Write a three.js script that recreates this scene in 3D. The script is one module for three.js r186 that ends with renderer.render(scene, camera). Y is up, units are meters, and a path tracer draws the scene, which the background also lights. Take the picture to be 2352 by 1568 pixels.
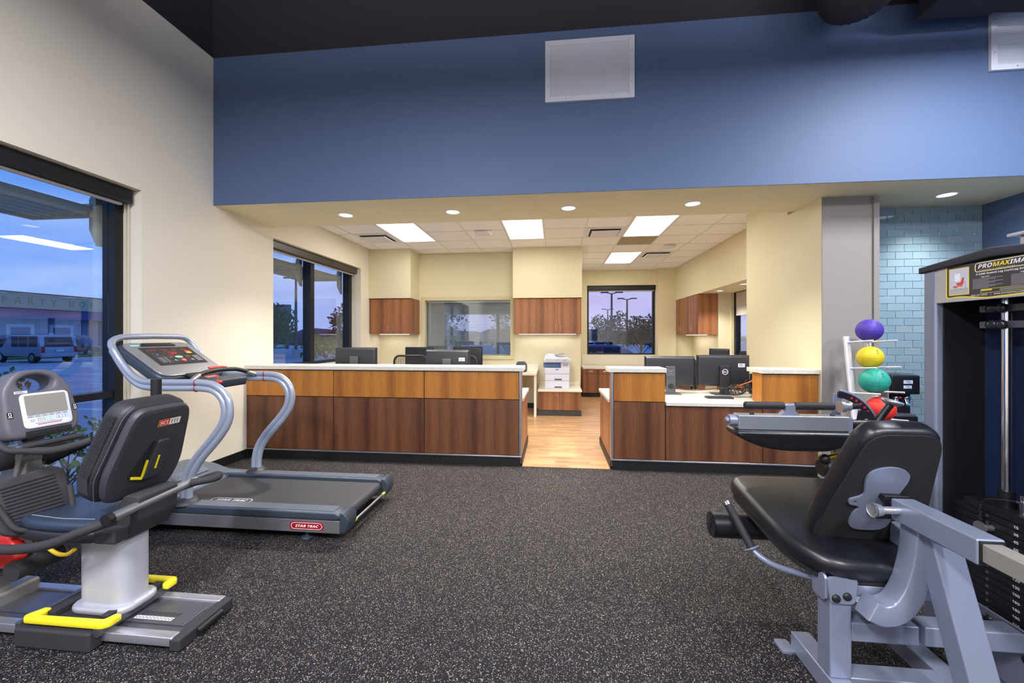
import * as THREE from 'three';
import { RoundedBoxGeometry } from 'three/addons/geometries/RoundedBoxGeometry.js';
import { mergeGeometries, toCreasedNormals } from 'three/addons/utils/BufferGeometryUtils.js';
import { RectAreaLightUniformsLib } from 'three/addons/lights/RectAreaLightUniformsLib.js';

// ---------------------------------------------------------------- camera, sky, large lights, exposure
const scene = new THREE.Scene();
const camera = new THREE.PerspectiveCamera(80.27, 1.5, 0.05, 400);
camera.position.set(0, 1.42, 0);
camera.rotation.y = THREE.MathUtils.degToRad(6.0);
camera.setViewOffset(2352, 1568, 0, 11.5, 2352, 1568);
const renderer = new THREE.WebGLRenderer({ antialias: true });
renderer.toneMapping = THREE.LinearToneMapping;
renderer.toneMappingExposure = 1.0;
renderer.shadowMap.enabled = true;
RectAreaLightUniformsLib.init();

const SKY_POWER = 1.2;
const OFFICE_LIGHT = { color: [1.0, 0.965, 0.88], power: 12.5 };
const GYM_LIGHT = { color: [0.96, 0.97, 1.04], power: 102.0 };
const SPOT_LIGHT = { color: [1.0, 0.95, 0.86], power: 27.0 };
const STRIP_LIGHT = { color: [1.0, 0.95, 0.86], power: 14.0 };

// seeded random numbers and smooth noise
let seedState = 12345;
const rnd = () => { seedState = (seedState + 0x6d2b79f5) | 0; let t = Math.imul(seedState ^ (seedState >>> 15), 1 | seedState); t = (t + Math.imul(t ^ (t >>> 7), 61 | t)) ^ t; return ((t ^ (t >>> 14)) >>> 0) / 4294967296; };
const rr = (a, b) => a + (b - a) * rnd();
const hash = (x, y) => { let h = Math.imul(x | 0, 374761393) ^ Math.imul(y | 0, 668265263); h = Math.imul(h ^ (h >>> 13), 1274126177); return ((h ^ (h >>> 16)) >>> 0) / 4294967296; };
function noise2(x, y, px = 1e9, py = 1e9) {
  const ix = Math.floor(x), iy = Math.floor(y), fx = x - ix, fy = y - iy, s = fx * fx * (3 - 2 * fx), t = fy * fy * (3 - 2 * fy);
  const m = (a, n) => ((a % n) + n) % n, h = (a, b) => hash(m(a, px), m(b, py));
  return (h(ix, iy) * (1 - s) + h(ix + 1, iy) * s) * (1 - t) + (h(ix, iy + 1) * (1 - s) + h(ix + 1, iy + 1) * s) * t;
}
const fbm = (x, y, n = 4) => { let v = 0, a = 0.5; for (let i = 0; i < n; i++, x = x * 2 + 17.3, y = y * 2 + 9.1, a *= 0.5) v += a * noise2(x, y); return v; };
const mix = (a, b, t) => a + (b - a) * t, sat = (x) => Math.min(1, Math.max(0, x)), step = (a, b, x) => { const t = sat((x - a) / (b - a)); return t * t * (3 - 2 * t); };

// dusk sky: blue overhead, paler towards the horizon, a rosy afterglow in the direction of the set sun (-z)
{
  const W = 1024, H = 512, d = new Float32Array(W * H * 4);
  for (let r = 0; r < H; r++) for (let c = 0; c < W; c++) {
    const up = ((r + 0.5) / H - 0.5) * Math.PI, az = ((c + 0.5) / W - 0.5) * 2 * Math.PI;
    const x = Math.cos(az) * Math.cos(up), y = Math.sin(up), z = Math.sin(az) * Math.cos(up), e = Math.max(0, y);
    const glow = Math.pow(sat(0.5 - 0.5 * z), 13);                       // towards -z
    const k = Math.exp(-e * 3.4), zen = [0.075, 0.25, 0.90], hor = [mix(0.27, 0.66, glow), mix(0.52, 0.70, glow), mix(1.08, 0.98, glow)];
    let col = [0, 1, 2].map((i) => mix(zen[i], hor[i], k));
    const rose = Math.exp(-Math.pow((e - 0.10) / 0.075, 2)) * glow;        // belt of rose light
    col = [col[0] + 0.13 * rose, col[1] - 0.07 * rose, col[2] - 0.08 * rose];
    const low = Math.exp(-e / 0.03) * glow; col = [col[0] * (1 - 0.35 * low), col[1] * (1 - 0.4 * low), col[2] * (1 - 0.12 * low)];
    if (y > 0) {
      const u = x / (y + 0.12), v = z / (y + 0.12), cl = step(0.50, 0.78, fbm(u * 0.5 + 3.1, v * 1.5 + 1.7, 5)) * step(0.02, 0.12, y) * 0.75;
      const dk = step(0.52, 0.75, fbm(u * 0.6 + 21.7, v * 1.1 + 5.3, 5)) * 0.35;
      col = [mix(col[0], 0.62, cl * 0.7), mix(col[1], 0.74, cl * 0.7), mix(col[2], 1.0, cl * 0.7)].map((q, i) => q * (1 - dk * [0.5, 0.38, 0.25][i]));
    } else { const g = step(0, -0.25, y); col = col.map((q, i) => mix(q, [0.05, 0.07, 0.12][i], step(0.0, 0.25, -y))); }
    const o = (r * W + c) * 4; for (let i = 0; i < 3; i++) d[o + i] = col[i] * SKY_POWER; d[o + 3] = 1;
  }
  const t = new THREE.DataTexture(d, W, H, THREE.RGBAFormat, THREE.FloatType);
  t.mapping = THREE.EquirectangularReflectionMapping; t.magFilter = t.minFilter = THREE.LinearFilter; t.wrapS = THREE.RepeatWrapping; t.needsUpdate = true;
  scene.background = t;
}

// ---------------------------------------------------------------- geometry helpers
const V = (x, y, z) => new THREE.Vector3(x, y, z);
function metreUV(g0) {
  const g = g0.index ? g0.toNonIndexed() : g0, p = g.attributes.position, n = g.attributes.normal, uv = new Float32Array(p.count * 2);
  for (let i = 0; i < p.count; i++) {
    const ax = Math.abs(n.getX(i)), ay = Math.abs(n.getY(i)), az = Math.abs(n.getZ(i));
    if (ax >= ay && ax >= az) { uv[2 * i] = p.getZ(i); uv[2 * i + 1] = p.getY(i); } else if (ay >= az) { uv[2 * i] = p.getX(i); uv[2 * i + 1] = p.getZ(i); } else { uv[2 * i] = p.getX(i); uv[2 * i + 1] = p.getY(i); }
  }
  g.setAttribute('uv', new THREE.BufferAttribute(uv, 2));
  for (const k of Object.keys(g.attributes)) if (!['position', 'normal', 'uv'].includes(k)) g.deleteAttribute(k);
  g.clearGroups?.(); return g;
}
function BX(x0, x1, y0, y1, z0, z1, r = 0, seg = 2) {
  const w = Math.abs(x1 - x0), h = Math.abs(y1 - y0), d = Math.abs(z1 - z0);
  const g = r ? new RoundedBoxGeometry(w, h, d, seg, Math.min(r, w / 2.01, h / 2.01, d / 2.01)) : new THREE.BoxGeometry(w, h, d);
  g.translate((x0 + x1) / 2, (y0 + y1) / 2, (z0 + z1) / 2); return metreUV(g);
}
function along(g, a, b) {   // a geometry built along +y, centred, moved to lie from a to b
  const d = b.clone().sub(a); g.applyQuaternion(new THREE.Quaternion().setFromUnitVectors(V(0, 1, 0), d.normalize())); g.translate((a.x + b.x) / 2, (a.y + b.y) / 2, (a.z + b.z) / 2); return metreUV(g);
}
const cyl = (a, b, r, r2 = r, seg = 20) => along(new THREE.CylinderGeometry(r2, r, a.distanceTo(b), seg), a, b);
function beam(a, b, w, h, r = 0.006, up = V(0, 1, 0)) {   // box section from a to b, w across, h along up
  const f = b.clone().sub(a), L = f.length(); f.normalize();
  const s = new THREE.Vector3().crossVectors(up, f).normalize(), u = new THREE.Vector3().crossVectors(f, s);
  const g = r ? new RoundedBoxGeometry(w, h, L, 2, r) : new THREE.BoxGeometry(w, h, L);
  g.applyMatrix4(new THREE.Matrix4().makeBasis(s, u, f)); g.translate((a.x + b.x) / 2, (a.y + b.y) / 2, (a.z + b.z) / 2); return metreUV(g);
}
function fillet(pts, rad = 0.05, n = 8) {   // polyline with rounded corners
  const out = [pts[0].clone()];
  for (let i = 1; i < pts.length - 1; i++) {
    const p = pts[i], a = pts[i - 1].clone().sub(p), b = pts[i + 1].clone().sub(p), ra = Math.min(rad, a.length() * 0.48), rb = Math.min(rad, b.length() * 0.48);
    const s = p.clone().add(a.normalize().multiplyScalar(ra)), e = p.clone().add(b.normalize().multiplyScalar(rb));
    for (let k = 0; k <= n; k++) { const t = k / n; out.push(s.clone().multiplyScalar((1 - t) * (1 - t)).add(p.clone().multiplyScalar(2 * t * (1 - t))).add(e.clone().multiplyScalar(t * t))); }
  }
  out.push(pts[pts.length - 1].clone()); return out;
}
class Poly extends THREE.Curve {
  constructor(p, closed = false) { super(); this.p = closed ? [...p, p[0].clone()] : p; this.l = [0]; for (let i = 1; i < this.p.length; i++) this.l.push(this.l[i - 1] + this.p[i].distanceTo(this.p[i - 1])); }
  getPoint(t, o = new THREE.Vector3()) { const s = t * this.l[this.l.length - 1]; let i = 1; while (i < this.l.length - 1 && this.l[i] < s) i++; return o.copy(this.p[i - 1]).lerp(this.p[i], (s - this.l[i - 1]) / Math.max(1e-9, this.l[i] - this.l[i - 1])); }
  getTangent(t, o = new THREE.Vector3()) { const e = 0.004; return o.copy(this.getPoint(Math.min(1, t + e))).sub(this.getPoint(Math.max(0, t - e))).normalize(); }
}
function tube(pts, r, rad = 0.05, seg = 64, radial = 14) {
  const c = new Poly(fillet(pts, rad)), g = [metreUV(new THREE.TubeGeometry(c, seg, r, radial, false))];
  for (const t of [0, 1]) { const e = c.getPoint(t), d = c.getTangent(t).multiplyScalar(t ? 1 : -1), k = new THREE.CircleGeometry(r, radial); k.applyQuaternion(new THREE.Quaternion().setFromUnitVectors(V(0, 0, 1), d)); k.translate(e.x, e.y, e.z); g.push(metreUV(k)); }
  return mergeGeometries(g);
}
function smooth(pts, n = 60) { return new THREE.CatmullRomCurve3(pts, false, 'centripetal').getPoints(n); }
function curveTube(pts, r, seg = 80, radial = 14) { return tube(smooth(pts, 48), r, 0, seg, radial); }
function flatTube(pts, r1, r2, up, seg = 60) {   // swept oval: r1 across, r2 along up
  const P = pts, ring = 16, pos = [], idx = [];
  for (let i = 0; i < P.length; i++) {
    const t = P[Math.min(P.length - 1, i + 1)].clone().sub(P[Math.max(0, i - 1)]).normalize(), s = new THREE.Vector3().crossVectors(up, t).normalize(), u = new THREE.Vector3().crossVectors(t, s);
    for (let k = 0; k < ring; k++) { const a = (k / ring) * 2 * Math.PI, q = P[i].clone().addScaledVector(s, r1 * Math.cos(a)).addScaledVector(u, r2 * Math.sin(a)); pos.push(q.x, q.y, q.z); }
  }
  for (let i = 0; i < P.length - 1; i++) for (let k = 0; k < ring; k++) { const a = i * ring + k, b = i * ring + (k + 1) % ring; idx.push(a, a + ring, b, b, a + ring, b + ring); }
  for (const [o, f] of [[0, 1], [(P.length - 1) * ring, 0]]) for (let k = 1; k < ring - 1; k++) idx.push(o, f ? o + k : o + k + 1, f ? o + k + 1 : o + k);
  const g = new THREE.BufferGeometry(); g.setAttribute('position', new THREE.Float32BufferAttribute(pos, 3)); g.setIndex(idx); g.computeVertexNormals(); return metreUV(g);
}
function roundShape(pts, r) {   // polygon with rounded corners; a point may carry its own radius as a third value
  const s = new THREE.Shape(), n = pts.length;
  for (let i = 0; i < n; i++) {
    const p = pts[i], a = pts[(i + n - 1) % n], b = pts[(i + 1) % n], q = p[2] ?? r;
    const la = Math.hypot(a[0] - p[0], a[1] - p[1]), lb = Math.hypot(b[0] - p[0], b[1] - p[1]), ka = Math.min(q / la, 0.48), kb = Math.min(q / lb, 0.48);
    const s0 = [mix(p[0], a[0], ka), mix(p[1], a[1], ka)], e0 = [mix(p[0], b[0], kb), mix(p[1], b[1], kb)];
    i ? s.lineTo(...s0) : s.moveTo(...s0); if (q) s.quadraticCurveTo(p[0], p[1], e0[0], e0[1]);
  }
  s.closePath(); return s;
}
function slab(pts, t, o, ux, uy, { r = 0, bevel = 0, holes = [], seg = 3 } = {}) {   // polygon in the plane (ux, uy) through o, thickened along ux x uy
  const s = pts instanceof THREE.Shape ? pts : roundShape(pts, r); for (const h of holes) s.holes.push(h);
  let g = new THREE.ExtrudeGeometry(s, { depth: t - 2 * bevel, bevelEnabled: bevel > 0, bevelThickness: bevel, bevelSize: bevel, bevelOffset: -bevel, bevelSegments: seg, curveSegments: 10 });
  g.translate(0, 0, bevel); if (bevel > 0 || r > 0 || pts.some?.((q) => q[2])) g = toCreasedNormals(g, 0.75); ux = ux.clone().normalize(); uy = uy.clone().addScaledVector(ux, -uy.dot(ux)).normalize();
  g.applyMatrix4(new THREE.Matrix4().makeBasis(ux, uy, new THREE.Vector3().crossVectors(ux, uy))); g.translate(o.x, o.y, o.z); return metreUV(g);
}
const circleHole = (x, y, r) => { const p = new THREE.Path(); p.absarc(x, y, r, 0, Math.PI * 2, true); return p; };
const rectHole = (x0, x1, y0, y1) => { const p = new THREE.Path(); p.moveTo(x0, y0); p.lineTo(x0, y1); p.lineTo(x1, y1); p.lineTo(x1, y0); p.closePath(); return p; };
function card(w, h, o, ux, uy) {   // flat print: a thin plane centred on o with uv 0..1
  const g = new THREE.PlaneGeometry(w, h).toNonIndexed(); ux = ux.clone().normalize(); uy = uy.clone().addScaledVector(ux, -uy.dot(ux)).normalize(); const n = new THREE.Vector3().crossVectors(ux, uy);
  g.applyMatrix4(new THREE.Matrix4().makeBasis(ux, uy, n)); g.translate(o.x, o.y, o.z); return g;
}
function lathe(profile, o, seg = 28, axis = V(0, 1, 0)) { const g = new THREE.LatheGeometry(profile.map((p) => new THREE.Vector2(p[0], p[1])), seg); g.applyQuaternion(new THREE.Quaternion().setFromUnitVectors(V(0, 1, 0), axis.clone().normalize())); g.translate(o.x, o.y, o.z); return metreUV(g); }
const ball = (o, r, sx = 1, sy = 1, sz = 1, seg = 24) => { const g = new THREE.SphereGeometry(r, seg, Math.round(seg * 0.66)); g.scale(sx, sy, sz); g.translate(o.x, o.y, o.z); return metreUV(g); };

// ---------------------------------------------------------------- naming helpers
const taken = {}, offset = new Map();
function numbered(n) { const k = taken[n] = (taken[n] ?? -1) + 1; return k ? n + '_' + String(k).padStart(3, '0') : n; }
function tag(o, label, category, group) { o.userData.label = label; o.userData.category = category; if (group) o.userData.group = group; return o; }
function thing(name, label, category, [x, y, z], group) { const g = new THREE.Group(); g.name = numbered(name); g.position.set(x, y, z); offset.set(g, V(x, y, z)); scene.add(g); return tag(g, label, category, group); }
function obj(name, geos, m, parent) {
  geos = [].concat(geos); const g = (geos.length > 1 ? mergeGeometries(geos.map((q) => { const e = q.index ? q.toNonIndexed() : q; for (const k of Object.keys(e.attributes)) if (!['position', 'normal', 'uv'].includes(k)) e.deleteAttribute(k); return e; })) : geos[0].clone());
  const o = new THREE.Mesh(g, m); o.castShadow = o.receiveShadow = true; o.name = parent ? name : numbered(name);
  const off = parent && offset.get(parent); if (off) g.translate(-off.x, -off.y, -off.z); if (off) offset.set(o, off);
  (parent ?? scene).add(o); return o;
}
function struct(name, geos, m, label) { const o = obj(name, geos, m); o.userData.kind = 'structure'; if (label) o.userData.label = label; return o; }
function structGroup(name, label) { const g = new THREE.Group(); g.name = numbered(name); g.userData.kind = 'structure'; if (label) g.userData.label = label; offset.set(g, V(0, 0, 0)); scene.add(g); return g; }
function copyOf(root, [dx, dy, dz], label, group) { const r = root.clone(); r.name = numbered(root.name.replace(/_\d{3}$/, '')); r.position.add(V(dx, dy, dz)); r.userData = { ...root.userData }; if (label) r.userData.label = label; if (group) r.userData.group = group; scene.add(r); return r; }
function lampArea(w, h, at, towards, L, k = 1) { const l = new THREE.RectAreaLight(new THREE.Color().setRGB(...L.color), L.power * k, w, h); l.position.copy(at); l.lookAt(at.clone().add(towards)); scene.add(l); l.updateMatrixWorld(); return l; }

// ---------------------------------------------------------------- textures and materials
function dataTex(w, h, f, srgb = true) {
  const d = new Uint8Array(w * h * 4);
  for (let y = 0; y < h; y++) for (let x = 0; x < w; x++) { const c = f(x, y), o = (y * w + x) * 4; d[o] = c[0]; d[o + 1] = c[1]; d[o + 2] = c[2]; d[o + 3] = 255; }
  const t = new THREE.DataTexture(d, w, h); t.magFilter = t.minFilter = THREE.LinearFilter; t.wrapS = t.wrapT = THREE.RepeatWrapping; if (srgb) t.colorSpace = THREE.SRGBColorSpace; t.needsUpdate = true; return t;
}
function canvasTex(w, h, draw) { const c = document.createElement('canvas'); c.width = w; c.height = h; const g = c.getContext('2d'); draw(g, w, h); const t = new THREE.CanvasTexture(c); t.colorSpace = THREE.SRGBColorSpace; t.magFilter = THREE.LinearFilter; return t; }
const per = (t, u, v) => { t.repeat.set(1 / u, 1 / v); return t; };
const M = (color, roughness = 0.6, metalness = 0, extra = {}) => new THREE.MeshPhysicalMaterial({ color, roughness, metalness, ...extra });
const printed = (t, roughness = 0.45, extra = {}) => new THREE.MeshPhysicalMaterial({ map: t, roughness, ...extra });

// rubber floor: near-black crumb with tan, grey and pale flecks
const rubberTex = (() => {
  const N = 1400, d = new Uint8Array(N * N * 4);
  for (let i = 0; i < N * N; i++) { const v = 18 + hash(i % N, (i / N) | 0) * 14; d[4 * i] = v * 1.02; d[4 * i + 1] = v; d[4 * i + 2] = v * 1.16; d[4 * i + 3] = 255; }
  const tones = [[214, 184, 146], [196, 188, 176], [236, 226, 206], [150, 144, 150], [186, 152, 120], [128, 126, 144]];
  for (let k = 0; k < 78000; k++) {
    const cx = rnd() * N, cy = rnd() * N, L = rr(0.9, 2.3), W = rr(0.7, 1.35), a = rnd() * 3.14, t = tones[(rnd() * tones.length) | 0], b = rr(0.7, 1.0), co = Math.cos(a), si = Math.sin(a);
    for (let y = -4; y <= 4; y++) for (let x = -4; x <= 4; x++) { const u = (x * co + y * si) / L, v = (y * co - x * si) / W; if (Math.abs(u) + Math.abs(v) < 1) { const o = ((((cy + y) | 0) + N) % N * N + (((cx + x) | 0) + N) % N) * 4; for (let i = 0; i < 3; i++) d[o + i] = t[i] * b; } }
  }
  const t = new THREE.DataTexture(d, N, N); t.magFilter = t.minFilter = THREE.LinearFilter; t.wrapS = t.wrapT = THREE.RepeatWrapping; t.colorSpace = THREE.SRGBColorSpace; t.needsUpdate = true; return per(t, 1.9, 1.9);
})();
const MAT = {};
MAT.rubber = new THREE.MeshPhysicalMaterial({ map: rubberTex, roughness: 0.7, specularIntensity: 0.3, bumpMap: rubberTex, bumpScale: 0.0006 });

// wood laminates: vertical grain, u across the grain and v along it, metre scaled
function woodTex(base, dark, contrast, seed) {
  const W = 512, H = 512;
  return per(dataTex(W, H, (x, y) => {
    const broad = noise2(x / 64 + seed, y / 512 + seed, 8 + 0, 1) * 0.6 + noise2(x / 128 * 3 + seed * 3, 0.5, 12, 1) * 0.4;
    const warp = noise2(x / 40 + seed, y / 90 + 4.2) * 5, fine = noise2((x + warp) / 2.2, y / 70 + seed) * 0.5 + noise2((x + warp * 0.5) / 5.5 + 40, y / 150 + seed) * 0.5;
    const pore = hash(x * 3 + seed * 77, (y / 14) | 0) > 0.93 ? 0.25 : 0;
    const t = sat(0.5 + (broad - 0.5) * contrast * 1.3 + (fine - 0.5) * contrast * 0.85 + pore * 0.4);
    return [0, 1, 2].map((i) => mix(base[i], dark[i], t));
  }), 0.62, 0.62);
}
MAT.woodDark = new THREE.MeshPhysicalMaterial({ map: woodTex([114, 71, 44], [72, 40, 24], 0.95, 1.3), roughness: 0.42 });
MAT.woodLight = new THREE.MeshPhysicalMaterial({ map: woodTex([180, 117, 46], [138, 82, 27], 0.85, 5.7), roughness: 0.42 });
MAT.woodMid = new THREE.MeshPhysicalMaterial({ map: woodTex([160, 106, 68], [114, 70, 42], 0.95, 9.1), roughness: 0.42 });
MAT.woodFloor = new THREE.MeshPhysicalMaterial({ roughness: 0.38, map: per(dataTex(1024, 1024, (x, y) => {
  const row = (y / 46) | 0, off = hash(row, 7) * 1024, p = (((x + off) % 1024) / 256) | 0, tone = hash(row * 13 + 3, p * 7 + 1), f = noise2(x / 60, y / 3 + row * 9) * 0.6 + noise2(x / 25, y / 1.6) * 0.4;
  const k = 0.86 + tone * 0.2 + (f - 0.5) * 0.12, seam = y % 46 < 1.2 ? 0.9 : 1;
  return [192 * k * seam, 150 * k * seam, 108 * k * seam].map((q) => Math.min(255, q));
}), 1.6, 1.6) });
// engineered stone worktop: pale with fine specks
MAT.quartz = new THREE.MeshPhysicalMaterial({ roughness: 0.22, clearcoat: 0.3, clearcoatRoughness: 0.15, map: per(dataTex(512, 512, (x, y) => {
  const h = hash(x >> 1, y >> 1), b = 206 + fbm(x / 30, y / 30, 3) * 18, k = h > 0.93 ? 0.72 : h < 0.05 ? 1.1 : 1; return [b * k, b * 0.98 * k, b * 0.92 * k].map((q) => Math.min(255, q));
}), 0.5, 0.5) });
MAT.laminateTop = M('#e9e2cf', 0.4);
MAT.cream = M('#e8dfcd', 0.75);
MAT.creamOffice = M('#dfd5b4', 0.75);
MAT.creamTrim = M('#cfc49f', 0.6);
MAT.greige = M('#8f8a85', 0.75);
MAT.blue = M('#54688b', 0.6);
MAT.black = M('#2d2a31', 0.85);
MAT.tileCeil = new THREE.MeshPhysicalMaterial({ roughness: 0.95, map: per(dataTex(256, 256, (x, y) => { const b = 250 - (hash(x, y) > 0.9 ? 12 : 0); return [b, b, b]; }), 0.3, 0.3) });
MAT.grid = M('#e9e6dd', 0.5);
MAT.vinyl = M('#131316', 0.5);
MAT.alu = M('#b9bcc4', 0.3, 0.9);
MAT.frame = M('#1b1c22', 0.45, 0.3);
MAT.glass = new THREE.MeshPhysicalMaterial({ color: '#f4f8fa', roughness: 0.0, transmission: 1, thickness: 0, ior: 1.75 });
MAT.white = M('#e8e8ec', 0.5);
MAT.grille = M('#dfe1ea', 0.45);
MAT.glassTile = [['#7d95a4'], ['#7993a3'], ['#8199a7']].map(([c]) => M(c, 0.08, 0, { clearcoat: 0.8, clearcoatRoughness: 0.03 }));
MAT.grout = M('#b9c6c8', 0.8);
MAT.glow = M('#ffffff', 0.5, 0, { emissive: '#ffffff', emissiveIntensity: 1.6 });
MAT.blackPlastic = M('#1d1d21', 0.45);
MAT.greyPlastic = M('#47474e', 0.5);
MAT.darkGrey = M('#34343a', 0.5);
MAT.chrome = M('#d9dade', 0.14, 1);
MAT.steel = M('#a9acb4', 0.32, 0.85);
MAT.shade = M('#cfc6bd', 0.9, 0, { transmission: 0.25, thickness: 0 });
MAT.paper = M('#efefef', 0.6);

// ---------------------------------------------------------------- the setting
struct('floor_gym', [BX(-3.95, 4.7, -0.3, 0, -4.42, 5.2), BX(2.66, 4.7, -0.3, 0, -4.95, -4.42)], MAT.rubber, 'black rubber gym floor with tan flecks');
struct('floor_office', [BX(-3.95, 3.8, -0.3, 0, -10.8, -4.95), BX(-3.95, 2.66, -0.3, 0, -4.95, -4.42)], MAT.woodFloor, 'pale wood-look floor of the office');
struct('wall_left', [BX(-3.95, -3.6, 0, 3.3, -10.8, -7.23), BX(-3.95, -3.6, 0, 0.97, -7.23, -4.86), BX(-3.95, -3.6, 2.69, 3.3, -7.23, -4.86), BX(-3.95, -3.6, 0, 3.3, -4.86, -3.94), BX(-3.95, -3.6, 0, 4.37, -3.94, -3.19),
  BX(-3.95, -3.6, 2.7, 4.37, -3.19, 0.6), BX(-3.95, -3.6, 0, 0.06, -3.19, 0.6), BX(-3.95, -3.6, 0, 4.37, 0.6, 5.2)], MAT.cream);
struct('wall_left_upper', BX(-3.95, -3.6, 4.37, 5.8, -3.94, 5.2), MAT.black, 'black painted wall above the cream wall');
struct('wall_front', BX(-3.6, 4.5, 2.81, 4.37, -3.952, -3.94), MAT.blue, 'blue painted bulkhead above the office opening');
struct('wall_front_upper', BX(-3.95, 4.7, 4.37, 5.8, -4.1, -3.94), MAT.black, 'black painted wall above the blue bulkhead');
struct('ceiling_soffit', BX(-3.6, 4.5, 2.81, 4.37, -4.82, -3.952), MAT.creamOffice, 'cream underside of the bulkhead');
struct('ceiling_gym', BX(-3.95, 4.7, 5.7, 5.9, -4.1, 5.2), MAT.black, 'open black gym ceiling');
struct('wall_right', BX(4.5, 4.7, 0, 4.37, -4.95, 5.2), MAT.blue, 'blue side wall of the gym');
struct('wall_right_upper', BX(4.5, 4.7, 4.37, 5.8, -4.1, 5.2), MAT.black);
struct('wall_back', BX(-3.95, 4.7, 0, 5.8, 5.0, 5.2), MAT.cream);
struct('wall_pier', BX(2.66, 3.12, 0, 2.81, -4.358, -4.35), MAT.greige, 'grey beige pier between office and alcove');
struct('wall_pier_return', [BX(2.66, 3.12, 0, 2.81, -4.82, -4.358), BX(2.66, 3.17, 0, 2.81, -4.95, -4.82), BX(2.66, 3.17, 0, 3.3, -5.95, -4.95), BX(3.17, 3.8, 0, 3.3, -5.95, -5.8)], MAT.creamOffice);
struct('trim_1', BX(3.12, 3.17, 0, 2.79, -4.82, -4.325), MAT.greige, 'pale end trim of the pier');
struct('wall_office_right', [BX(3.0, 3.8, 2.32, 3.3, -10.8, -5.95), BX(3.4, 3.8, 0, 2.32, -10.8, -8.85), BX(3.63, 3.8, 0, 1.0, -8.85, -5.95), BX(3.63, 3.8, 0, 2.32, -6.4, -5.95), BX(3.63, 3.8, 0, 2.32, -8.85, -8.78)], MAT.creamOffice);
struct('wall_office_back', [BX(0.51, 0.83, 0, 3.3, -10.8, -10.5), BX(0.83, 2.54, 2.72, 3.3, -10.8, -10.5), BX(0.83, 2.54, 0, 0.96, -10.8, -10.5), BX(2.54, 3.4, 0, 3.3, -10.8, -10.5), BX(0.51, 0.68, 0, 3.11, -10.5, -10.38), BX(2.56, 3.0, 0, 3.11, -10.5, -10.42)], MAT.creamOffice);
struct('wall_office_middle', [BX(-3.6, -2.63, 0, 3.3, -8.2, -8.06), BX(-0.88, 0.51, 0, 3.3, -8.2, -8.06), BX(-2.63, -0.88, 2.15, 3.3, -8.2, -8.06), BX(-2.63, -0.88, 0, 1.04, -8.2, -8.06), BX(0.36, 0.51, 0, 3.3, -10.5, -8.2),
  BX(-3.6, -2.76, 2.16, 3.12, -8.06, -7.55), BX(-0.79, 0.51, 2.15, 3.12, -8.06, -7.66)], MAT.creamOffice);
struct('roof', [BX(-3.95, 3.8, 3.22, 3.34, -10.8, -4.82)], MAT.white);
struct('wall_room_back', [BX(-3.6, -2.94, 0, 3.3, -10.8, -10.5), BX(-0.7, 0.51, 0, 3.3, -10.8, -10.5), BX(-2.94, -0.7, 2.6, 3.3, -10.8, -10.5), BX(-2.94, -0.7, 0, 0.9, -10.8, -10.5)], MAT.creamOffice);
struct('ceiling_room', BX(-3.6, 0.36, 2.75, 2.8, -10.5, -8.2), MAT.white);
struct('wall_alcove', [BX(3.17, 4.5, 0, 2.81, -4.95, -4.782)], MAT.grout, 'grout bed of the alcove tiles');
struct('baseboard_left', [BX(-3.6, -3.588, 0, 0.1, -4.40, 0.6)], MAT.vinyl, 'black rubber baseboard along the window wall');
struct('baseboard_pier', [BX(2.655, 3.125, 0, 0.1, -4.352, -4.338)], MAT.vinyl);
// glass wall tiles of the alcove, each its own piece
{
  const wall = structGroup('wall_alcove_tiling', 'glossy grey-blue glass tiles of the alcove'), pw = 0.168, ph = 0.0795, rows = 35;
  for (let r = 0; r < rows; r++) for (let c = -1; c < 9; c++) {
    const x0 = Math.max(3.172, 4.498 - (c + 1 + (r % 2 ? 0.5 : 0)) * pw), x1 = Math.min(4.498, 4.498 - (c + (r % 2 ? 0.5 : 0)) * pw); if (x1 - x0 < 0.02) continue;
    const y1 = 2.808 - r * ph; obj('tile', BX(x0 + 0.002, x1 - 0.002, y1 - ph + 0.002, y1 - 0.002, -4.79, -4.774, 0.0025, 1), MAT.glassTile[(rnd() * 3) | 0], wall);
  }
}
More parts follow.
